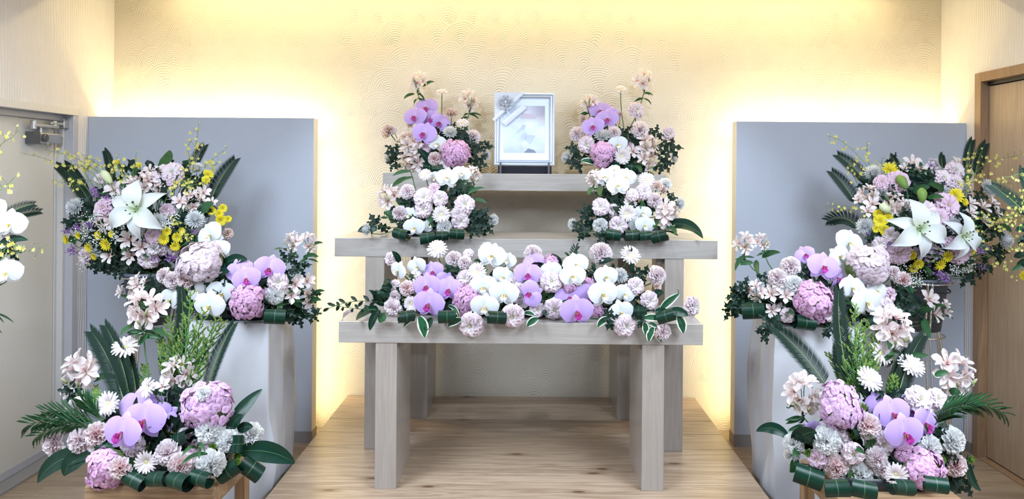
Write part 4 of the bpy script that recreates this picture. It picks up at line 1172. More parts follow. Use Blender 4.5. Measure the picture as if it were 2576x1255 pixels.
    def spray(s, pts, n, size=38, dz=-0.02, branch=True):
        """oncidium: a thin wiry stem with small yellow flowers on short stalks"""
        r = s.rng; w3 = [s.pos(x, y, dz - 0.04 * i / max(1, len(pts) - 1)) for i, (x, y) in enumerate(pts)]
        path = []
        for i in range(len(w3) - 1):
            p0, p1, p2, p3 = w3[max(0, i - 1)], w3[i], w3[i + 1], w3[min(len(w3) - 1, i + 2)]
            for k in range(5):
                t = k / 5
                path.append(0.5 * ((2 * p1) + (p2 - p0) * t + (2 * p0 - 5 * p1 + 4 * p2 - p3) * t * t + (3 * p1 - p0 - 3 * p2 + p3) * t ** 3))
        path.append(w3[-1]); L = len(path) - 1
        m = MB(); m.tube(path, [0.0018 * (1 - 0.6 * i / L) for i in range(L + 1)], 4)
        items = []
        for k in range(n):
            q = 0.12 + 0.88 * (k + r.uniform(-.3, .3)) / n; q = max(0.02, min(0.999, q)); i = int(q * L); p = path[i].lerp(path[i + 1], q * L - i)
            ln = s.size(size, p.y) * (r.uniform(0.5, 1.6) if branch else r.uniform(0.3, 0.7)); a = r.uniform(0, 6.28)
            e = p + Vector((cos(a), r.uniform(-.8, .2), sin(a))).normalized() * ln
            m.tube([p, p.lerp(e, 0.6) + Vector((0, 0, 0.1 * ln)), e], 0.0009, 3); items.append((e, q))
        b = s.foot(); m.tube(bez(path[0], path[0].lerp(b, .3), b + (path[0] - b) * .25 + Vector((0, 0, .05)), b, 6), 0.0020, 4)
        o = s.world('oncidium_spray', m, L_PALE, label='wiry spray of small yellow orchids')
        for e, q in items:
            sz = s.size(size, e.y) * r.uniform(0.75, 1.15) * (1.0 if q < 0.8 else 0.55)
            f = Vector((r.uniform(-.9, .9), -1, r.uniform(-.5, .6)))
            s.sub('blossom', me_of('onci', [P_ON]), o, orient(e, f, sz, r.uniform(-40, 40)))
    def mist(s, x, y, size, n=60, dz=-0.02, dia=9.0):
        """gypsophila: hair-thin stalks each ending in a white bead of a flower"""
        r = s.rng; m = MB(); st = MB(); c = s.pos(x, y, 0.05); rad = s.size(size, c.y) / 2; bd = dia / 2 / s.tf[2] * c.y / F
        for k in range(n):
            p = s.pos(x + r.gauss(0, size * 0.26), y + r.gauss(0, size * 0.24), dz + r.uniform(-0.015, 0.03))
            m.ball(p, bd * r.uniform(0.7, 1.25), 0, 5, 3)
            if k % 2 == 0: st.tube([p, p.lerp(c, 0.5) + Vector((0, 0, -0.004)), c], 0.0006, 3, 0, False)
        o = s.world('gypsophila', st, L_PALE, label='cloud of tiny white gypsophila'); h = s.world('tiny_flowers', m, P_BB, o, I4); h['kind'] = 'stuff'
    def sprig(s, x1, y1, x2, y2, wpx, n=9, sag=0.1, dz=-0.02, t='ld'):
        pts = s.path(x1, y1, x2, y2, dz + 0.03, dz - 0.05, sag); L = len(pts) - 1; ln = s.size(wpx, pts[0].y)
        m = MB(); m.tube(pts, 0.0018, 5); o = s.world('leafy_sprig', m, L_STEM)
        for k in range(n):
            q = 0.15 + 0.85 * k / (n - 1); i = min(L - 1, int(q * L)); p = pts[i].lerp(pts[i + 1], q * L - i); d = (pts[i + 1] - pts[i]).normalized()
            sd = d.cross(Vector((0, -1, 0))).normalized() * (1 if k % 2 else -1)
            v = (sd * (0.8 if k < n - 1 else 0) + d * 0.9).normalized()
            s.sub('leaf', me_of('lf_lance', [L_DARK]), o, Matrix.Translation(p) @ lay(v, Vector((0.2, -1, 0.3))) @ Matrix.Diagonal((ln * (1.45 if t == 'ov' else 1.1), ln, ln, 1)))
    def tray(s, wx, wy, h):
        m = MB(); b = s.base; n = 28
        def ringp(sc, z): return [(b.x + wx / 2 * sc * math.copysign(abs(cos(a)) ** 0.35, cos(a)), b.y + wy / 2 * sc * math.copysign(abs(sin(a)) ** 0.35, sin(a)), b.z + z) for a in (2 * pi * i / n for i in range(n + 1))]
        rows = [(0.02, 0.0), (0.90, 0.0), (0.93, 0.004), (1.0, h), (0.97, h), (0.90, h * 0.55), (0.02, h * 0.55)]
        g = []
        for sc, z in rows: g += ringp(sc, z)
        m.grid(g, n, len(rows) - 1)
        o = s.world('tray', m, M_TRAY); s.fw, s.fd = wx * 0.32, wy * 0.3
        f = MB(); f.box(b.x - wx * 0.40, b.x + wx * 0.40, b.y - wy * 0.36, b.y + wy * 0.36, b.z + 0.004, b.z + h * 1.3)
        s.world('floral_foam', f, L_STEM, smooth=False)
    def run(s, text):
        for line in text.strip().split('\n'):
            for ent in line.split(';'):
                k = ent.split()
                if not k: continue
                t = k[0]; nums = []; opt = {}
                for w_ in k[1:]:
                    if w_[0] == '@': opt['at'] = tuple(float(q) for q in w_[1:].split(','))
                    elif w_[0] == 'r' and len(w_) > 1: opt['roll'] = float(w_[1:])
                    elif w_[0] == 'y': opt['ys'] = float(w_[1:])
                    elif w_[0] == 'z': opt['dz'] = float(w_[1:]) / 100
                    elif w_[0] == 's': opt['sag'] = float(w_[1:])
                    elif w_ == 'n': opt['stem'] = False
                    else: nums.append(float(w_))
                if t in NAME: s.flower(t, *nums[:3], **opt)
                elif t in ('la', 'lv', 'lg', 'ld'): s.blade(t, *nums, **opt)
                elif t == 'cl': s.clump(*nums[:3], **opt)
                elif t == 'sm': s.stalk(*nums[:4], **opt)
                elif t == 'lo': s.loop(*nums[:3], **opt)
                elif t == 'fi': s.fill(*nums[:4], int(nums[4]), nums[5], **opt)
                elif t == 'cy': s.frond(*nums[:5], **opt)
                elif t == 'pa': s.palm(*nums[:5], **opt)
                elif t == 'so': s.plume(*nums[:5], **opt)
                elif t == 'on': s.spray([(nums[i], nums[i + 1]) for i in range(0, len(nums) - 1, 2)], int(nums[-1]), **opt)
                elif t == 'gy': s.mist(*nums[:3], **opt)
                elif t == 'ru': s.sprig(*nums[:5], **opt)
                elif t == 'ro': s.sprig(*nums[:5], t='ov', **opt)
                elif t == 'lb': s.bud(*nums[:5], **opt)
                elif t == 'lB': s.bud(*nums[:5], green=True, **opt)
def orient0(p, f, size, roll):
    z = f.normalized(); up = Vector((0, 1, 0)); y = (up - z * up.dot(z))
    if y.length < 0.05: y = Vector((1, 0, 0))
    y.normalize(); x = y.cross(z)
    return Matrix.Translation(p) @ Matrix((x, y, z)).transposed().to_4x4() @ RZ(radians(roll)) @ Matrix.Scale(size, 4)
def lay(d, n):
    """rotation taking +Y to d with +Z as near n as can be"""
    y = d.normalized(); z = n - y * n.dot(y)
    if z.length < 1e-3: z = Vector((0, 0, 1)) - y * y.z
    z.normalize(); x = y.cross(z)
    return Matrix((x, y, z)).transposed().to_4x4()
m = MB(); m.ball((0, 0, -0.12), 0.40, 0, 10, 8); ME['hcore'] = m
m = MB(); m.ball((0, 0, 0), 0.003, 0, 5, 3); ME['node'] = m

# ------------------------------------------------------------------ the arrangements (positions measured in views of the photograph)
K1 = 2.671
ZL = (900, 150, K1); ZR = (1350, 150, K1)
a = Arrangement('flower_arrangement', 'upper left arrangement on the high altar table, left of the picture frame', (P(1100, 430, 4.64).x, 4.64, T3), 4.66, (560, 560), (340, 300), 0.13, ZL, seed=31, sup=(T3, 4.437, -0.87, 0.84))
a.tray(0.30, 0.16, 0.05)
a.run('''
al 405 130 165 @-.1,.4; ge 565 222 88 @0,1.6; al 750 265 170 @.3,.4
op 460 325 165 r5 z5; op 385 385 165 r10 z1; op 500 400 150 r-25 z6; op 555 425 150 r-30 z5; op 447 495 175 r-8 z-3
pe 630 362 90 @.1,.9; pe 205 485 105 @-.8,.3; lp 232 470 60 @-.4,.5; ge 705 427 92 @.1,1.2; mu 620 487 100 @.1,1.0
cp 780 517 100; al 330 540 200; as 393 588 92; ow 533 562 132 r-15; hp 655 625 218 z-2; ck 515 668 95; lm 462 590 75 z4; pe 355 435 60 z4
mu 203 650 80 @-1.6,.1; mu 857 640 82 @1.5,.2; al 350 682 205; ge 605 702 120 @.1,1.0; cp 380 575 60 z4
cl 700 500 120; cl 790 600 150; cl 250 615 130; cl 815 690 140; cl 235 700 110; cl 740 545 110; cl 860 580 90; cl 640 470 90 z4
lo 475 720 80 z4; lo 540 735 70 z4; la 480 700 400 600 50; lg 440 180 515 150 24; lg 380 230 310 265 22
fi 560 600 250 130 56 95
''')
a = Arrangement('flower_arrangement', 'upper right arrangement on the high altar table, right of the picture frame', (P(1568, 432, 4.64).x, 4.64, T3), 4.66, (570, 570), (340, 300), 0.13, ZR, seed=32, sup=(T3, 4.437, -0.87, 0.84))
a.tray(0.30, 0.16, 0.05)
a.run('''
al 720 122 172 @.2,.4; ge 565 203 86 @0,1.4; al 352 275 150 @-.2,.4; lp 675 335 112
op 430 345 160 r-5 z5; op 520 362 100 r-40 z5; op 475 398 155 r-3 z0; op 378 447 158 r8 z-3
cp 265 495 105; cp 520 487 92; cp 700 465 125; lp 895 497 95 @.6,.1; lp 330 570 112; mu 440 512 110 @0,1.0; pe 310 400 60 z4; pe 562 365 40 z5
hp 440 632 185 y1.1; ow 545 567 138 r10; ge 575 648 122; al 755 560 195; al 750 655 180; as 650 610 90; mu 205 657 88 @-1.2,.1; mu 922 660 82 @1.5,.1
lm 620 570 60 z4; lp 610 640 50 z4
cl 590 490 120 z3; cl 800 500 120; cl 890 590 150; cl 270 670 170; cl 850 700 170; cl 440 480 90 z5; cl 240 595 90; cl 660 545 110 z3
lo 640 725 90 z4; lv 400 700 295 680 45; la 480 725 560 715 60; lg 650 710 700 760 30
fi 570 610 260 120 58 95
''')
a = Arrangement('flower_arrangement', 'lower left arrangement on the middle altar table, before the high table', (P(1078, 592, 4.16).x, 4.17, T2), 4.22, (520, 990), (420, 280), 0.19, ZL, seed=33, sup=(T2, 3.946, -1.03, 1.03))
a.tray(0.34, 0.22, 0.05)
a.run('''
ow 505 797 112 r20 z5; ow 697 765 130 r-15 z4; ow 600 792 155 r-5 z-1; ge 455 777 95 @-.1,.5; al 780 765 140 @.6,.4; lm 515 865 82 z4
al 195 912 190; cp 330 880 105 @-.2,.5; lp 442 925 130; lp 550 932 104; lp 440 1005 118 z2; lp 722 970 130 @.3,.3; lp 680 1040 100; lp 690 1085 115
cp 272 1035 106; ge 562 1040 128 @0,.05; ow 350 1042 118 r-20 z3; ow 480 1112 100 r60 z3; ow 378 1125 152 r0 z-2; cw 583 1130 106
mu 63 1140 88 @-1.1,-.1; mu 908 1077 88 @1.2,-.1
cl 130 1110 150; cl 800 1110 160; cl 845 1060 130; cl 280 1085 120; cl 770 1060 130; cl 700 880 170 z5; cl 860 1130 130; cl 330 960 140 z4; cl 780 1160 110
lo 300 1170 95 r-10 z-5; lo 465 1195 95 r10 z-6; lo 665 1167 90 r0 z-5; lo 560 1180 80 z0; la 130 1140 0 1155 60; lg 330 790 230 855 36 s0.05; lg 350 750 235 780 26
sm 352 745 395 930; lg 372 790 285 830 22; lg 780 940 865 965 26; lg 740 900 850 860 24
fi 520 1040 330 140 62 105; fi 640 880 150 80 16 90 z5
''')
a = Arrangement('flower_arrangement', 'lower right arrangement on the middle altar table, before the high table', (P(1590, 596, 4.16).x, 4.17, T2), 4.22, (600, 1000), (420, 280), 0.19, ZR, seed=34, sup=(T2, 3.946, -1.03, 1.03))
a.tray(0.34, 0.22, 0.05)
a.run('''
ow 455 788 150 r8 z3; ow 598 790 152 r-8 z3; ow 547 846 160 r0 z-2; ow 520 742 90 r20 z7; ge 735 812 122 @.1,.4; lp 725 885 106; lp 648 905 85; cw 870 835 92; pe 812 850 80 @.2,.6; pe 850 875 70 z2
cp 800 942 105; lp 428 987 118; lp 508 1010 92 z3; ge 610 1030 126; lp 550 1112 118; cw 425 1117 104; ow 715 1027 120 r-10 z3; ow 655 1100 100 r60 z3; ow 728 1110 142 r-10 z-2
al 895 1030 235; mu 960 967 85 @.7,.1; mu 243 1105 84 @-1.4,0; al 378 790 130 @-.5,.2; ge 630 960 100 z4; lp 520 1040 70 z4
cl 330 1020 140; cl 320 1130 170; cl 440 1195 110 z-4; cl 890 940 110; cl 470 900 150 z5; cl 560 960 140 z5; cl 300 1160 110; cl 470 1060 110 z3
lo 510 1172 92 r-5 z-5; lo 635 1178 92 z-5; lo 828 1182 100 r15 z-6; lo 720 1180 80 z1; la 870 1115 1116 1200 80 s0.2; lg 860 1120 930 1180 40; lg 820 1080 790 1130 36
lg 380 860 350 910 26; lg 440 850 430 920 40
fi 600 1050 300 140 62 105; fi 560 900 130 80 16 90 z5
''')
a = Arrangement('flower_arrangement', 'long low bed of white and lilac orchids along the front altar table', (P(1310, 800, 3.68).x, 3.70, T1), 3.72, (2277, 740), (2100, 560), 0.21, (820, 590, 4.648), low=0.06, seed=35, spread=0.7, sup=(T1, 3.45, -0.88, 0.84))
a.tray(1.02, 0.24, 0.055)
a.run('''
lp 738 282 150 @-1.0,.2; ow 845 420 250 r-15 @-.7,.0; ow 1062 370 250 r15 @-.3,-.1; ge 1300 172 255 @0,.9; cp 1483 275 190; cp 1615 322 165; lp 1665 225 130 z4
ow 2120 300 220 r-20 z5; ow 1870 150 150 r40 z5; ow 1940 245 345 r-5 z0; ge 1770 438 235; ge 1050 490 170 z4; op 1250 430 270 r15 z5; op 1395 540 240 r-20 z4; op 1180 600 340 r10 z0; op 1440 640 330 r-8 z1; op 1205 808 390 r0 z-5
ck 935 627 190; ge 1000 810 200 @-.3,0 z1; cp 770 850 190 y1.3; cp 790 725 150 z2; lp 800 590 130 z4; hp 1630 760 340 y1.2 z2; lp 1620 510 190 z3
ow 2070 490 270 r-30 z4; ow 1840 610 340 r5 z1; ow 2082 690 360 r-10 z-3; ow 1855 840 345 r0 z-4; lp 2200 570 150 z4; lp 2180 960 265; lp 1690 1065 285 z-7; cp 255 965 180 @-1.0,.1
lp 2230 740 190 z4
''')
a.tf = (1300, 590, 4.648); a.c = (2277 - 480 * 4.648, 740)
a.run('''
cp 187 210 215 @-.1,.6; op 200 330 270 r20 z5; op 130 460 340 r-5 z0; op 165 690 320 r-70 z-2; lp 405 545 245; hp 400 320 200 z5; ow 400 420 260 r10 z3; ow 690 350 320 r10 z4; ow 655 480 320 r0 z-3
cp 985 205 268 @0,.6; ge 1322 250 258; mu 1210 475 190 @.3,.6 z4; ow 1045 490 300 r10 z2; ow 1262 690 265 r-25 z1; ow 1008 690 370 r0 z-3; ow 1218 905 320 r20 z-6; hp 620 600 200 z3; hp 830 560 150 z4
op 610 730 350 r20 z4; op 860 700 330 r-10 z4; op 700 895 410 r3 z-6; hp 930 890 200 z3; lp 440 875 240; lp 240 880 180 z2; lp 1400 600 195; cp 1655 480 230 @.6,.1; lp 1560 770 210; pe 1640 610 110 @.4,.3 z3
lp 1280 1070 250 z-7; cp 1722 1145 212 z-8; lp 2065 840 230 @1.1,.1; ge 85 800 130 z3; lp 30 640 150 z3; lp -50 880 160 z3
lv 1680 880 1905 690 95 s0.05; lv 1880 950 1945 1155 120 s0.1; lv 1490 1030 1500 1170 85; lv 1600 1080 1545 1255 90; lv 200 940 80 920 60; lv 250 980 120 1075 95; lv 1060 970 945 1085 85; la 1620 900 1800 960 110; lv 1480 980 1715 1000 90; la 1780 900 2005 950 110
lv 1880 690 1870 640 30; la 1600 720 1720 680 100; lo 1420 900 170 z0; lo 1750 940 190 r25 z-2; lv 1630 1180 1690 1260 60; lv 1540 1040 1650 1090 60; la 300 900 340 960 60
ru 655 260 690 145 70 ; lg 640 260 720 205 40; lg 610 260 555 210 30; lg 1100 390 1110 340 60; la 1330 420 1370 340 60; la 1310 200 1330 150 40
cl 1480 470 260 z4; cl 1500 830 220 z3; cl 900 430 200 z5; cl 1350 460 200 z5; cl 1430 1000 180 z4; cl 1100 980 240 z3
fi 350 800 620 260 40 200; fi 1250 800 420 220 34 200; fi 700 400 560 150 14 180 z5
''')
a.tf = (820, 590, 4.648); a.c = (2277, 740)
a.run('''
ro 680 800 40 860 105 s0.10; ro 640 880 110 830 95 s-0.02; la 600 850 355 1000 110 s0.06; la 620 880 515 1120 90 s0.1; lv 1090 960 1150 1205 130 s0.1; lv 1050 960 905 1085 60; la 1250 980 1165 1130 90; lv 1590 990 1420 1080 90
la 760 640 650 620 120; la 760 700 600 690 110; la 640 780 500 650 60; la 640 830 580 680 70; la 760 540 690 590 80; lg 700 930 630 1030 100; ld 640 900 590 950 90; la 860 330 770 195 70; lg 1440 420 1455 360 60; la 1560 430 1440 430 60; la 1800 330 1730 310 50
lo 930 950 170 z0; lo 1420 950 190 z-1; lo 1990 960 190 z0; cl 1030 560 200 z5; cl 1520 480 200 z5; cl 870 800 220 z4; lv 1430 830 1560 980 50
fi 1000 800 420 220 34 200; fi 1750 800 480 240 40 200; fi 1600 450 560 120 16 180 z5
''')
KF = 3.1375
a = Arrangement('flower_arrangement', 'tall stand arrangement with a white lily and yellow oncidium, beside the grey door', (FSL.x, FSL.y, 1.115), 4.06, (960, 760), (760, 480), 0.26, (60, 300, KF), low=0.08, seed=36, sup=(1.13, FSL.y - 0.15, FSL.x - 0.16, FSL.x + 0.16))
a.fw, a.fd = 0.07, 0.07
f_ = MB(); f_.box(a.base.x - .07, a.base.x + .07, a.base.y - .07, a.base.y + .07, 1.05, 1.16); a.world('floral_foam', f_, L_STEM, smooth=False)
a.run('''
ly 905 715 395 r8 z-6 @.05,.15; lm 757 755 145; mu 405 692 155 @-.4,.4; mu 1352 790 150 @.2,.7; mu 1060 812 155; mu 1365 392 112 @.1,1.0; cw 885 870 125; lm 1020 925 132; lr 1030 1020 105; lp 975 1110 160; lp 478 1085 125; lm 620 700 160; lm 1190 480 120 z3
al 640 800 200; al 930 490 230; al 1060 545 130; as 690 535 145; as 748 600 125; as 815 945 150; as 912 1010 135; as 822 1080 135; as 660 1075 120; al 1330 640 210; as 1225 640 120; as 1420 572 110; as 985 390 110; as 1070 400 90; lp 1170 412 165; lp 1010 470 130 z2; lp 1100 400 100 z3; lp 1070 1020 130 z3
lb 690 505 615 405 70; as 840 490 110; as 1480 650 90; lm 1130 720 110 z3; cp 1180 1040 90 z3; lp 590 470 100 z3
ye 340 945 92; ye 590 917 82; ye 692 905 62; ye 515 1012 85; ye 652 985 115; ye 555 1080 68; ye 430 915 66; ye 1130 882 82; ye 1105 945 95; ye 1212 930 85; ye 1195 1000 82; ye 1480 722 75; ye 1570 702 75; ye 1540 745 75; ye 1555 797 95; ye 1612 787 60; ye 1450 440 95; ye 910 365 55; ye 735 345 60; ye 1440 480 80; ye 1250 880 60
st 340 880 90; st 415 855 90; st 380 1035 100; st 550 565 80; st 1020 1100 90; st 1155 1095 100; st 650 625 80; st 1340 890 50; st 520 825 90; st 570 600 70; st 960 960 60 z3
gy 520 800 130; gy 460 900 160; gy 640 860 110; gy 1180 770 170; gy 720 930 110; gy 570 765 90; gy 560 960 130; gy 770 830 90; gy 1130 820 110; gy 480 1150 90 z2; gy 930 830 60
cy 540 690 270 370 150; cy 700 520 640 250 110; cy 1345 390 1425 210 120; cy 1470 660 1665 320 160; cy 520 640 330 350 110 z8
on 1330 420 1350 250 1360 180 1375 100 1380 25 12; on 1400 430 1450 350 1520 290 1610 220 13; on 560 440 430 360 300 370 170 310 5 275 15; on 570 400 400 300 300 268 160 240 13; on 560 490 440 470 330 500 215 478 12; on 600 420 540 330 470 300 10; on 800 470 780 380 730 290 14; on 860 420 885 350 880 275 8; on 1300 560 1260 470 1290 390 16; on 1310 960 1260 930 1340 900 14; on 1420 520 1480 400 1540 330 11; on 480 420 520 350 400 390 18; on 480 520 420 520 380 560 10; on 1150 560 1220 540 1180 500 10; on 1220 480 1310 520 1420 500 12; on 1230 860 1200 800 1290 830 9; on 750 440 700 380 760 350 12; on 1310 380 1300 220 1330 160 9; on 620 380 560 340 500 280 10
cl 600 1165 170; cl 720 1180 170; cl 400 800 150; cl 480 700 170 z4; cl 800 1180 150; cl 1400 500 180 z4; cl 1300 480 150 z4; cl 1420 700 150; cl 870 1150 150; cl 1260 850 150 z2; cl 680 1130 140; cl 360 820 120; cl 560 1130 110; cl 1000 420 150 z5; cl 1130 480 140 z5
lg 1080 420 1150 245 100 s0.05; lg 860 450 915 380 50; ld 1060 560 1130 600 60; lg 1380 760 1500 660 80
fi 960 760 520 360 110 150; fi 900 1080 360 110 36 140; fi 1050 440 380 120 24 130 z5; fi 560 900 200 200 16 130 z3
''')
KG = 4.3268
a = Arrangement('flower_arrangement', 'arrangement of orchids and hydrangeas on the left cloth-covered pedestal', (-1.425, 3.66, PT + 0.006), 3.70, (1180, 740), (1000, 540), 0.22, (270, 540, KG), low=0.06, seed=37, sup=(PT, 3.49, -1.66, -1.19))
a.tray(0.36, 0.24, 0.05)
a.run('''
ow 1120 222 330 r35 z0 @-.3,.1; ow 1215 385 260 r20 z3; pe 1312 205 125 @.9,.2; hl 1015 525 520 y0.95 z-2; hp 1515 950 390 y1.12 z-4; hp 1712 850 130 z3; op 1440 610 300 r20 z1; op 1515 695 310 r15 z-3; op 1765 585 340 r-5 z-1
cw 1828 882 205; lp 1860 730 215; al 2010 280 240 @-.3,.5; al 2185 285 260 @.4,.5; as 2050 745 190; as 2010 870 180; as 2190 870 150; as 2180 710 170; as 2190 965 130 @.3,-.4
cp 600 662 180; cp 690 712 190; ck 842 702 200; al 275 765 300; as 120 830 140; as 390 720 110; ow 690 920 270 r-15 z2; ow 975 830 230 r60 z4; ow 1245 850 330 r-10 z3; ow 1112 985 360 r0 z-4; cp 1640 740 120 z5; lp 470 1050 110 z4; lm 250 900 110 z4
la 1270 530 1525 490 120 s0.1 z2; la 1150 690 1330 620 110 z3; cl 1960 480 230; cl 2110 570 200; cl 2090 1110 230; cl 2240 1080 200; cl 1980 650 220; cl 480 790 260 z3; cl 560 900 200 z4; cl 2250 880 160; cl 1950 1050 240 z-2; cl 1220 600 220 z5; cl 1720 700 180 z4; lg 1960 390 1810 380 40; lg 2150 460 2300 460 46; lg 2230 340 2350 310 36
lo 1830 1100 200 z-3; lo 1960 1080 190 z-2; lo 1690 1040 160 z0; la 1160 560 1300 620 100 z4; lg 2190 960 2330 930 60; lg 2230 880 2370 830 44; lg 1980 950 1850 1030 70
fi 1200 880 700 240 80 200; fi 1850 950 330 180 30 180; fi 1300 640 400 150 20 170 z5
''')
KH = 2.3464
a = Arrangement('flower_arrangement', 'foreground arrangement on the left wooden stool with lilac orchids and goldenrod', (-1.37, 2.93, ST), 2.97, (760, 940), (640, 420), 0.20, (70, 720, KH), low=0.06, seed=38, sup=(ST, 2.75, -1.65, -1.14))
a.tray(0.40, 0.22, 0.05)
a.run('''
al 680 118 255 @-.05,.3; ge 575 362 158 @.25,1.3; al 300 490 265 @-.2,.3; al 890 500 240 @.2,.4 z-7; ge 712 600 130 @-.6,.3 z-5; as 790 580 95 z-6; ge 480 690 152 @-.1,.3; cp 275 718 135 @-.5,.5; as 220 620 90 @-.5,0
op 735 740 220 r-30 z6; op 650 710 240 r5 z4; op 810 765 170 r-50 z4; op 690 790 260 r-5 z0; op 558 862 250 r5 z-5; hv 1062 700 325 y0.95; cw 1030 632 95 @-.1,.5 z-9; cw 1065 852 150; cw 1180 917 132; cw 1325 880 142; cw 1080 1057 168 z-5
cp 140 927 150; cp 290 912 150; ck 392 877 148; lp 385 955 100 z3; hp 455 1080 245 y1.1 z-3; ck 535 1080 135 z-9; ge 702 1035 145 @0,.05 z-4; cp 822 988 160; ck 900 1065 148 z-4; lm 1010 975 140 z3; lp 610 940 140 z3; gb 1090 950 50; gb 1235 1000 52; gb 1235 1036 44 z-4; lp 930 870 90 z5
so 900 640 960 40 150 z3; so 880 620 830 180 130 z4; so 920 620 1040 150 130 z4; so 930 640 1110 200 140 z4; so 870 640 770 260 120 z4; so 930 660 1060 330 110 z4; so 850 600 790 330 100 z4; so 690 640 690 470 60 z5; so 430 740 395 590 50 z3; so 900 560 890 260 150 z5; so 970 560 1150 215 80 z5; so 920 600 930 190 140 z4; so 860 600 850 330 110 z4; so 960 620 1010 280 120 z3
cy 570 690 378 270 170; cy 600 660 460 235 150; cy 1060 610 1215 225 110 z4; cy 870 560 905 15 110 z7; cy 640 640 560 330 110 z7; cy 840 600 790 420 100 z6
pa 440 850 20 810 190 s0.08; pa 430 830 110 740 150 s0.10; pa 440 800 330 680 130 s0.05; pa 430 840 60 880 150 s0.12; la 370 1000 58 1160 110 s0.18; la 360 1010 215 1120 110 s0.25; la 1250 975 1575 1045 120 s0.14; la 1180 850 1383 608 80 s0.06; la 1200 840 1270 760 70; la 1240 850 1330 830 60
lg 1060 990 900 1060 26 s0.2 z-12; lg 1000 960 905 1010 24 s0.3 z-12; lg 1010 960 1010 1020 24 s0.2 z-12; lg 1000 960 1050 990 24 s0.4 z-12; lg 390 560 530 545 40 s0.15; lg 700 270 650 350 44; lg 740 260 820 300 36; lg 620 230 550 290 34
lo 1190 1080 120 r35 z-2; lo 1320 1068 130 r-35 z-2; lo 925 890 110 r25 z2; lo 905 1145 120 z-5; lo 640 1140 110 r-15 z-4; lo 480 950 100 z4; lo 1230 930 90 r90 z0; cl 820 650 190 z4; cl 520 780 150 z8; cl 260 630 150; cl 900 640 170; lo 780 1130 110 z0; lo 1030 1130 110 z0; cl 1220 930 100
fi 760 940 480 200 90 130; fi 700 760 300 130 26 120 z5
''')
KJ = 3.217
a = Arrangement('flower_arrangement', 'tall stand arrangement with two white lilies and yellow daisies, beside the wooden door', (FSR.x, FSR.y, 1.115), 4.06, (860, 730), (700, 500), 0.26, (2060, 330, KJ), low=0.08, seed=39, sup=(1.13, FSR.y - 0.15, FSR.x - 0.16, FSR.x + 0.16))
a.fw, a.fd = 0.07, 0.07
f_ = MB(); f_.box(a.base.x - .07, a.base.x + .07, a.base.y - .07, a.base.y + .07, 1.05, 1.16); a.world('floral_foam', f_, L_STEM, smooth=False)
a.run('''
mu 440 347 160 @-.2,.6; ye 575 317 150 @.1,.9; lm 512 408 125; lm 640 402 175; as 770 250 150 @0,.3; as 830 290 100; as 700 290 90; av 930 270 130 @.1,.5; lp 1112 315 150 @.2,.5; lp 1012 372 140; lp 1120 415 132; as 1128 248 115 @.2,.6; ye 1107 522 135 @.1,.4; ye 1180 575 70; lp 865 640 165; lm 1050 600 195; lm 980 700 150; ly 790 795 405 r5 z-6 @0,.15; ly 1135 850 320 r-20 z-2 @.3,.1; mu 1085 757 135 z2
al 400 500 190; as 430 580 125; as 398 638 120; al 610 575 235; al 690 605 170; lb 580 660 490 590 70; mu 375 767 140; st 405 825 75; ye 495 727 115; ye 532 800 95; ye 478 672 85; ye 560 700 85; ye 460 790 70; lr 675 890 142; lp 578 842 125; lp 492 907 125; lm 650 987 195; st 572 910 75; lp 1000 540 120 z4; as 320 550 90
av 930 885 210; av 880 985 210; av 980 1000 130 z2; ye 750 1002 85; ye 802 1072 95; ye 765 1105 85; ye 978 1080 102; ye 1035 1012 105; lm 1085 912 120; lm 1147 990 180; st 1300 970 90; st 1215 930 70; st 1312 1100 95; st 950 1140 120; st 1012 1190 120; st 1360 950 70; ye 1245 970 60; st 880 1080 70 z3
mu 1368 462 155 @.5,.4; mu 1500 880 155 @.7,.2; as 1248 572 115; as 1345 602 130; as 1240 652 115; as 1425 572 115; as 1345 722 115; as 1450 650 100; mu 1030 500 110 z4
lB 710 465 640 355 80; lB 840 575 830 455 82
gy 680 1080 160; gy 1180 1080 190; gy 790 1160 150; gy 1100 1110 110; gy 800 1220 120
cy 420 450 155 195 150; cy 300 590 105 330 150; cy 330 800 70 720 170 s0.25; cy 1190 330 1238 75 120; cy 1265 360 1345 105 140; cy 640 300 600 200 90 z6; cy 1000 300 1000 190 90 z6
on 430 330 330 210 210 100 130 55 65 38 14; on 415 310 400 220 390 150 392 90 9; on 1190 440 1280 320 1400 240 1540 210 1665 185 20; on 360 640 300 620 200 600 110 605 30 622 13; on 1250 720 1400 700 1530 690 1665 690 22; on 1200 720 1280 800 1350 900 1390 980 12; on 1230 420 1320 390 1430 400 1560 420 18; on 1200 300 1240 210 1290 150 12; on 300 400 250 300 240 240 10; on 340 300 380 340 310 400 10; on 1380 1000 1460 1060 1540 1110 1610 1190 12; on 1400 760 1500 740 1600 660 16; on 1210 480 1180 400 1240 330 14; on 1300 650 1400 760 1520 820 14; on 640 310 620 270 660 250 6; on 520 300 510 240 515 215 4; on 1480 1000 1570 920 1640 880 12
cl 400 430 170 z4; cl 1180 1180 170; cl 1270 1150 130; cl 450 850 160; cl 740 330 150 z4; cl 900 400 170 z4; cl 1300 520 150; cl 1420 820 170; cl 1450 990 170; cl 1080 460 150 z4; cl 1340 1080 170; cl 600 230 110 z5; cl 770 520 150 z4; cl 1480 960 140; cl 700 680 120
lg 770 500 900 450 70; lg 1010 490 880 430 60; lg 880 540 1010 540 50; ld 600 800 630 760 70; lg 660 740 650 690 50; la 1180 480 1230 500 50
fi 860 720 460 380 120 150; fi 860 1060 400 110 40 140; fi 1380 780 170 220 24 140 z4; fi 880 400 330 120 28 130 z5
''')
KK = 4.048
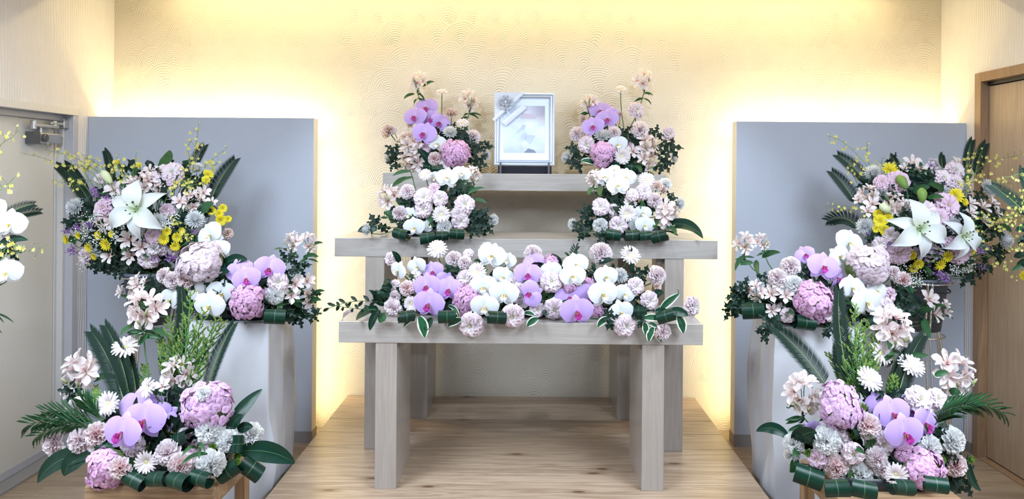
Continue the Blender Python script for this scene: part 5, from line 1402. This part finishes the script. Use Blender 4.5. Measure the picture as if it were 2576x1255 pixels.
a = Arrangement('flower_arrangement', 'arrangement of orchids and hydrangeas on the right cloth-covered pedestal', (1.392, 3.66, PT + 0.006), 3.70, (1100, 720), (1000, 540), 0.22, (1800, 560, KK), low=0.06, seed=40, sup=(PT, 3.49, 1.16, 1.63))
a.tray(0.36, 0.24, 0.05)
a.run('''
al 290 195 270 @-.3,.4; al 480 180 200 @.3,.5; op 910 325 210 r25 z4 @-.3,.3; op 1095 445 330 r-12 z-2; op 1240 560 240 r-60 z3 @.8,-.3; cp 765 440 208; cp 625 560 200; cw 800 630 195; al 415 690 240; as 565 715 175; as 640 630 130; as 720 735 150; as 578 890 150 @-.2,-.3
hp 1000 800 450 y1.0 z-2; hp 1050 930 220 z-2; lp 1185 925 200 z-4; lp 735 950 150; ow 1260 340 240 r50 z4; ow 1360 205 320 r-30 z0 @.2,.2; hl 1565 425 500 y0.92 z-1; ow 1500 620 230 r40 z5; ow 1390 660 290 r5 z1; ow 1640 690 240 r-15 z2; ow 1535 805 340 r-5 z-4; lm 1785 735 150 z2; lp 1750 865 195; cp 1830 505 140; ck 1930 590 180 @.5,-.1; lp 680 870 120 z4
as 2185 765 195 @.2,.2; as 2260 920 180; as 2370 900 150; as 2350 825 110 @.5,.3; lp 1300 950 110 z5
cl 190 720 170; cl 150 910 200; cl 560 1020 260; cl 500 1130 190; cl 1130 1070 190; cl 900 520 220 z3; cl 290 640 180; cl 1960 720 200; cl 1960 860 220; cl 480 570 150; cl 230 840 180; cl 1880 690 150; cl 2080 930 170
lo 380 890 200 z-2; lg 700 900 790 940 60; lg 480 350 660 305 60; lg 430 390 440 530 60; lg 380 410 250 430 50; lg 300 340 200 490 46; lg 2100 850 2130 790 60; lg 2050 930 2230 880 60; lg 2130 970 2190 1180 90; lg 2200 860 2350 850 40; la 1900 640 1980 720 60; lo 1600 1000 180 z2; lo 900 1010 180 z2
fi 1100 840 680 230 80 190; fi 420 800 260 150 24 170; fi 1850 800 200 170 24 170; fi 1000 560 260 120 14 160 z5
''')
KI = 2.4368
a = Arrangement('flower_arrangement', 'foreground arrangement on the right wooden stool with lilac orchids and white carnations', (1.372, 2.86, ST), 2.97, (810, 860), (660, 450), 0.20, (1880, 740, KI), low=0.06, seed=41, sup=(ST, 2.56, 1.13, 1.61))
a.tray(0.40, 0.24, 0.05)
a.run('''
al 900 190 285 @0,.3; ge 815 362 160 @.35,.5; ge 740 525 172 @.2,.8; ge 1000 445 172 @.1,1.3; al 1300 470 290 @.15,.3; al 345 600 270 @-.2,.3; as 480 722 95; hv 570 690 275 y1.2; lp 1060 640 155; lp 1170 640 125 @.2,.5; lp 1110 690 90 z3
op 1010 690 180 r-30 z6; op 800 672 170 r20 z5; op 888 730 240 r5 z1; op 1090 790 230 r-35 z2 @.45,0; op 962 850 255 r0 z-4; ck 745 812 158; cw 483 902 172; cw 280 920 125 @-.5,.2; cw 268 992 95 @-.7,-.1 z2; lp 562 890 140 z3; lm 425 1012 112; lp 650 980 128; ck 545 1067 160; cw 698 1117 152; cp 800 1012 135; cp 830 1078 125; lp 830 920 150 z3; ge 910 1102 145 @-.35,0 z-5; hp 1080 1075 280 z-2; hp 960 975 150 z3
cw 1128 945 155; cw 1275 900 165; ck 1293 1055 142; gb 375 972 56; gb 1190 1015 64; gb 1368 1012 56; gb 660 860 60 z2; gb 1190 1085 40; gb 760 912 56 z3; op 400 835 130 r60 z5 @-.5,0
so 690 640 660 75 150 z4; so 680 620 560 210 120 z4; so 710 630 790 230 130 z4; so 680 600 600 150 110 z4; so 700 600 730 170 110 z4; so 640 620 500 370 60 z4; so 690 600 650 320 150 z4; so 650 640 600 500 80 z5; so 880 640 900 510 60 z4; so 720 740 690 690 80 z2; so 740 520 800 300 90 z5; so 670 600 690 220 140 z4; so 720 600 770 330 110 z4; so 620 600 580 330 100 z4
cy 480 560 170 205 160; cy 640 580 560 -20 150 z6; cy 920 650 1075 255 150; cy 640 640 545 330 110 z5; cy 860 640 990 330 110 z6
pa 1150 730 1560 725 170 s0.16; pa 1140 760 1380 690 160 s0.14; pa 1150 800 1250 740 110; la 250 880 55 840 70 s0.28; la 300 900 420 840 110; la 1360 1040 1432 1205 50 s-0.2; cl 1330 1170 150; cl 1230 1170 180; lg 1150 500 1230 480 40; lg 1240 600 1310 610 50; lg 320 790 325 750 44; lg 240 690 290 700 30; lg 930 390 1110 375 40 s0.05; lg 880 280 870 340 40; lg 290 1000 260 1090 60 s-0.2; lg 330 970 280 1000 50 s0.3
lo 375 1110 150 r-15 z-3; lo 545 1180 130 z-5; lo 710 1190 130 z-5; lo 360 860 120 r-20 z2; lo 660 830 110 z3; lo 940 1175 120 z-2; lo 1150 1160 120 z0; cl 1180 880 180 z3; cl 1250 1000 150 z2; cl 620 800 160 z4; cl 860 640 170 z4; lg 430 1090 400 1170 30; lg 470 1070 440 1150 30; lg 640 940 720 980 40; lg 700 840 760 890 36
fi 810 970 500 200 96 130; fi 780 700 300 130 26 120 z5; fi 1200 1080 180 110 20 120
''')
a = Arrangement('flower_arrangement', 'white orchid and oncidium arrangement in front of the grey door, cut off by the frame', (P(-150, 690, 3.1).x, 3.1, 1.115), 3.1, (-110, 720), (330, 420), 0.20, (0, 230, 1.992), low=0.06, seed=42)
a.fw, a.fd = 0.07, 0.07
a.run('''
ow 48 662 165 r-5 z-3 @.25,0; ow 28 905 165 r10 z-3 @.3,-.1; ow -30 600 140 r30 z2; ow -110 760 170 z-3; as 70 725 70; as 20 745 80 z2; mu -180 640 120; ly -190 820 250; hp -120 960 160; lm -60 860 90; cw -200 950 100
cy 20 670 200 600 70 s0.15; cy 0 640 170 565 70 s0.1; on -40 400 0 275 60 230 95 188 9; on -60 560 0 490 40 460 75 460 10; on -20 860 60 810 140 800 240 768 11; on -10 800 60 770 120 780 12; on -60 350 -20 300 10 260 6
la -20 880 120 885 40; la 0 760 140 745 40; la 40 920 85 940 30; cl 40 790 120 z3; cl -60 700 150 z3; lg -30 1110 70 1160 10 s0.1; lg -40 1110 20 1160 10 s0.1; lg -40 1190 12 1215 8
fi -110 760 130 210 40 100
''')
flower_stand('chrome tripod stand with grey bucket in front of the grey door', a.base.x, a.base.y, 1.142, 0.55, 0.2)
a = Arrangement('flower_arrangement', 'oncidium and cycad arrangement in front of the wooden door, cut off by the frame', (P(2745, 640, 3.1).x, 3.1, 1.115), 3.1, (1990, 780), (460, 480), 0.20, (2060, 330, KJ), low=0.06, seed=43)
a.fw, a.fd = 0.07, 0.07
a.run('''
ye 1668 1168 90 @-.4,0; ye 1720 1110 90; ow 1830 760 200; ow 1900 940 200; ly 1980 700 330; lm 1820 980 140; hp 1960 1000 220; mu 1790 600 130
cy 1700 700 1400 440 170 z0; cy 1720 560 1640 300 120; cy 1700 640 1480 500 110 z3; on 1720 480 1620 500 1560 540 1500 560 14; on 1740 380 1640 350 1560 360 1500 390 12; on 1760 640 1640 640 1560 690 1480 700 16; on 1740 900 1640 930 1560 960 12; on 1740 800 1640 770 1540 760 14; on 1760 560 1650 590 1560 610 12
la 1720 780 1590 810 70; la 1700 1000 1580 1020 60; lg 1700 1080 1560 1130 40; cl 1690 850 180; la 1720 1040 1600 1090 50
fi 1900 800 190 260 40 140
''')
flower_stand('chrome tripod stand with grey bucket in front of the wooden door', a.base.x, a.base.y, 1.142, 0.5, 0.2)
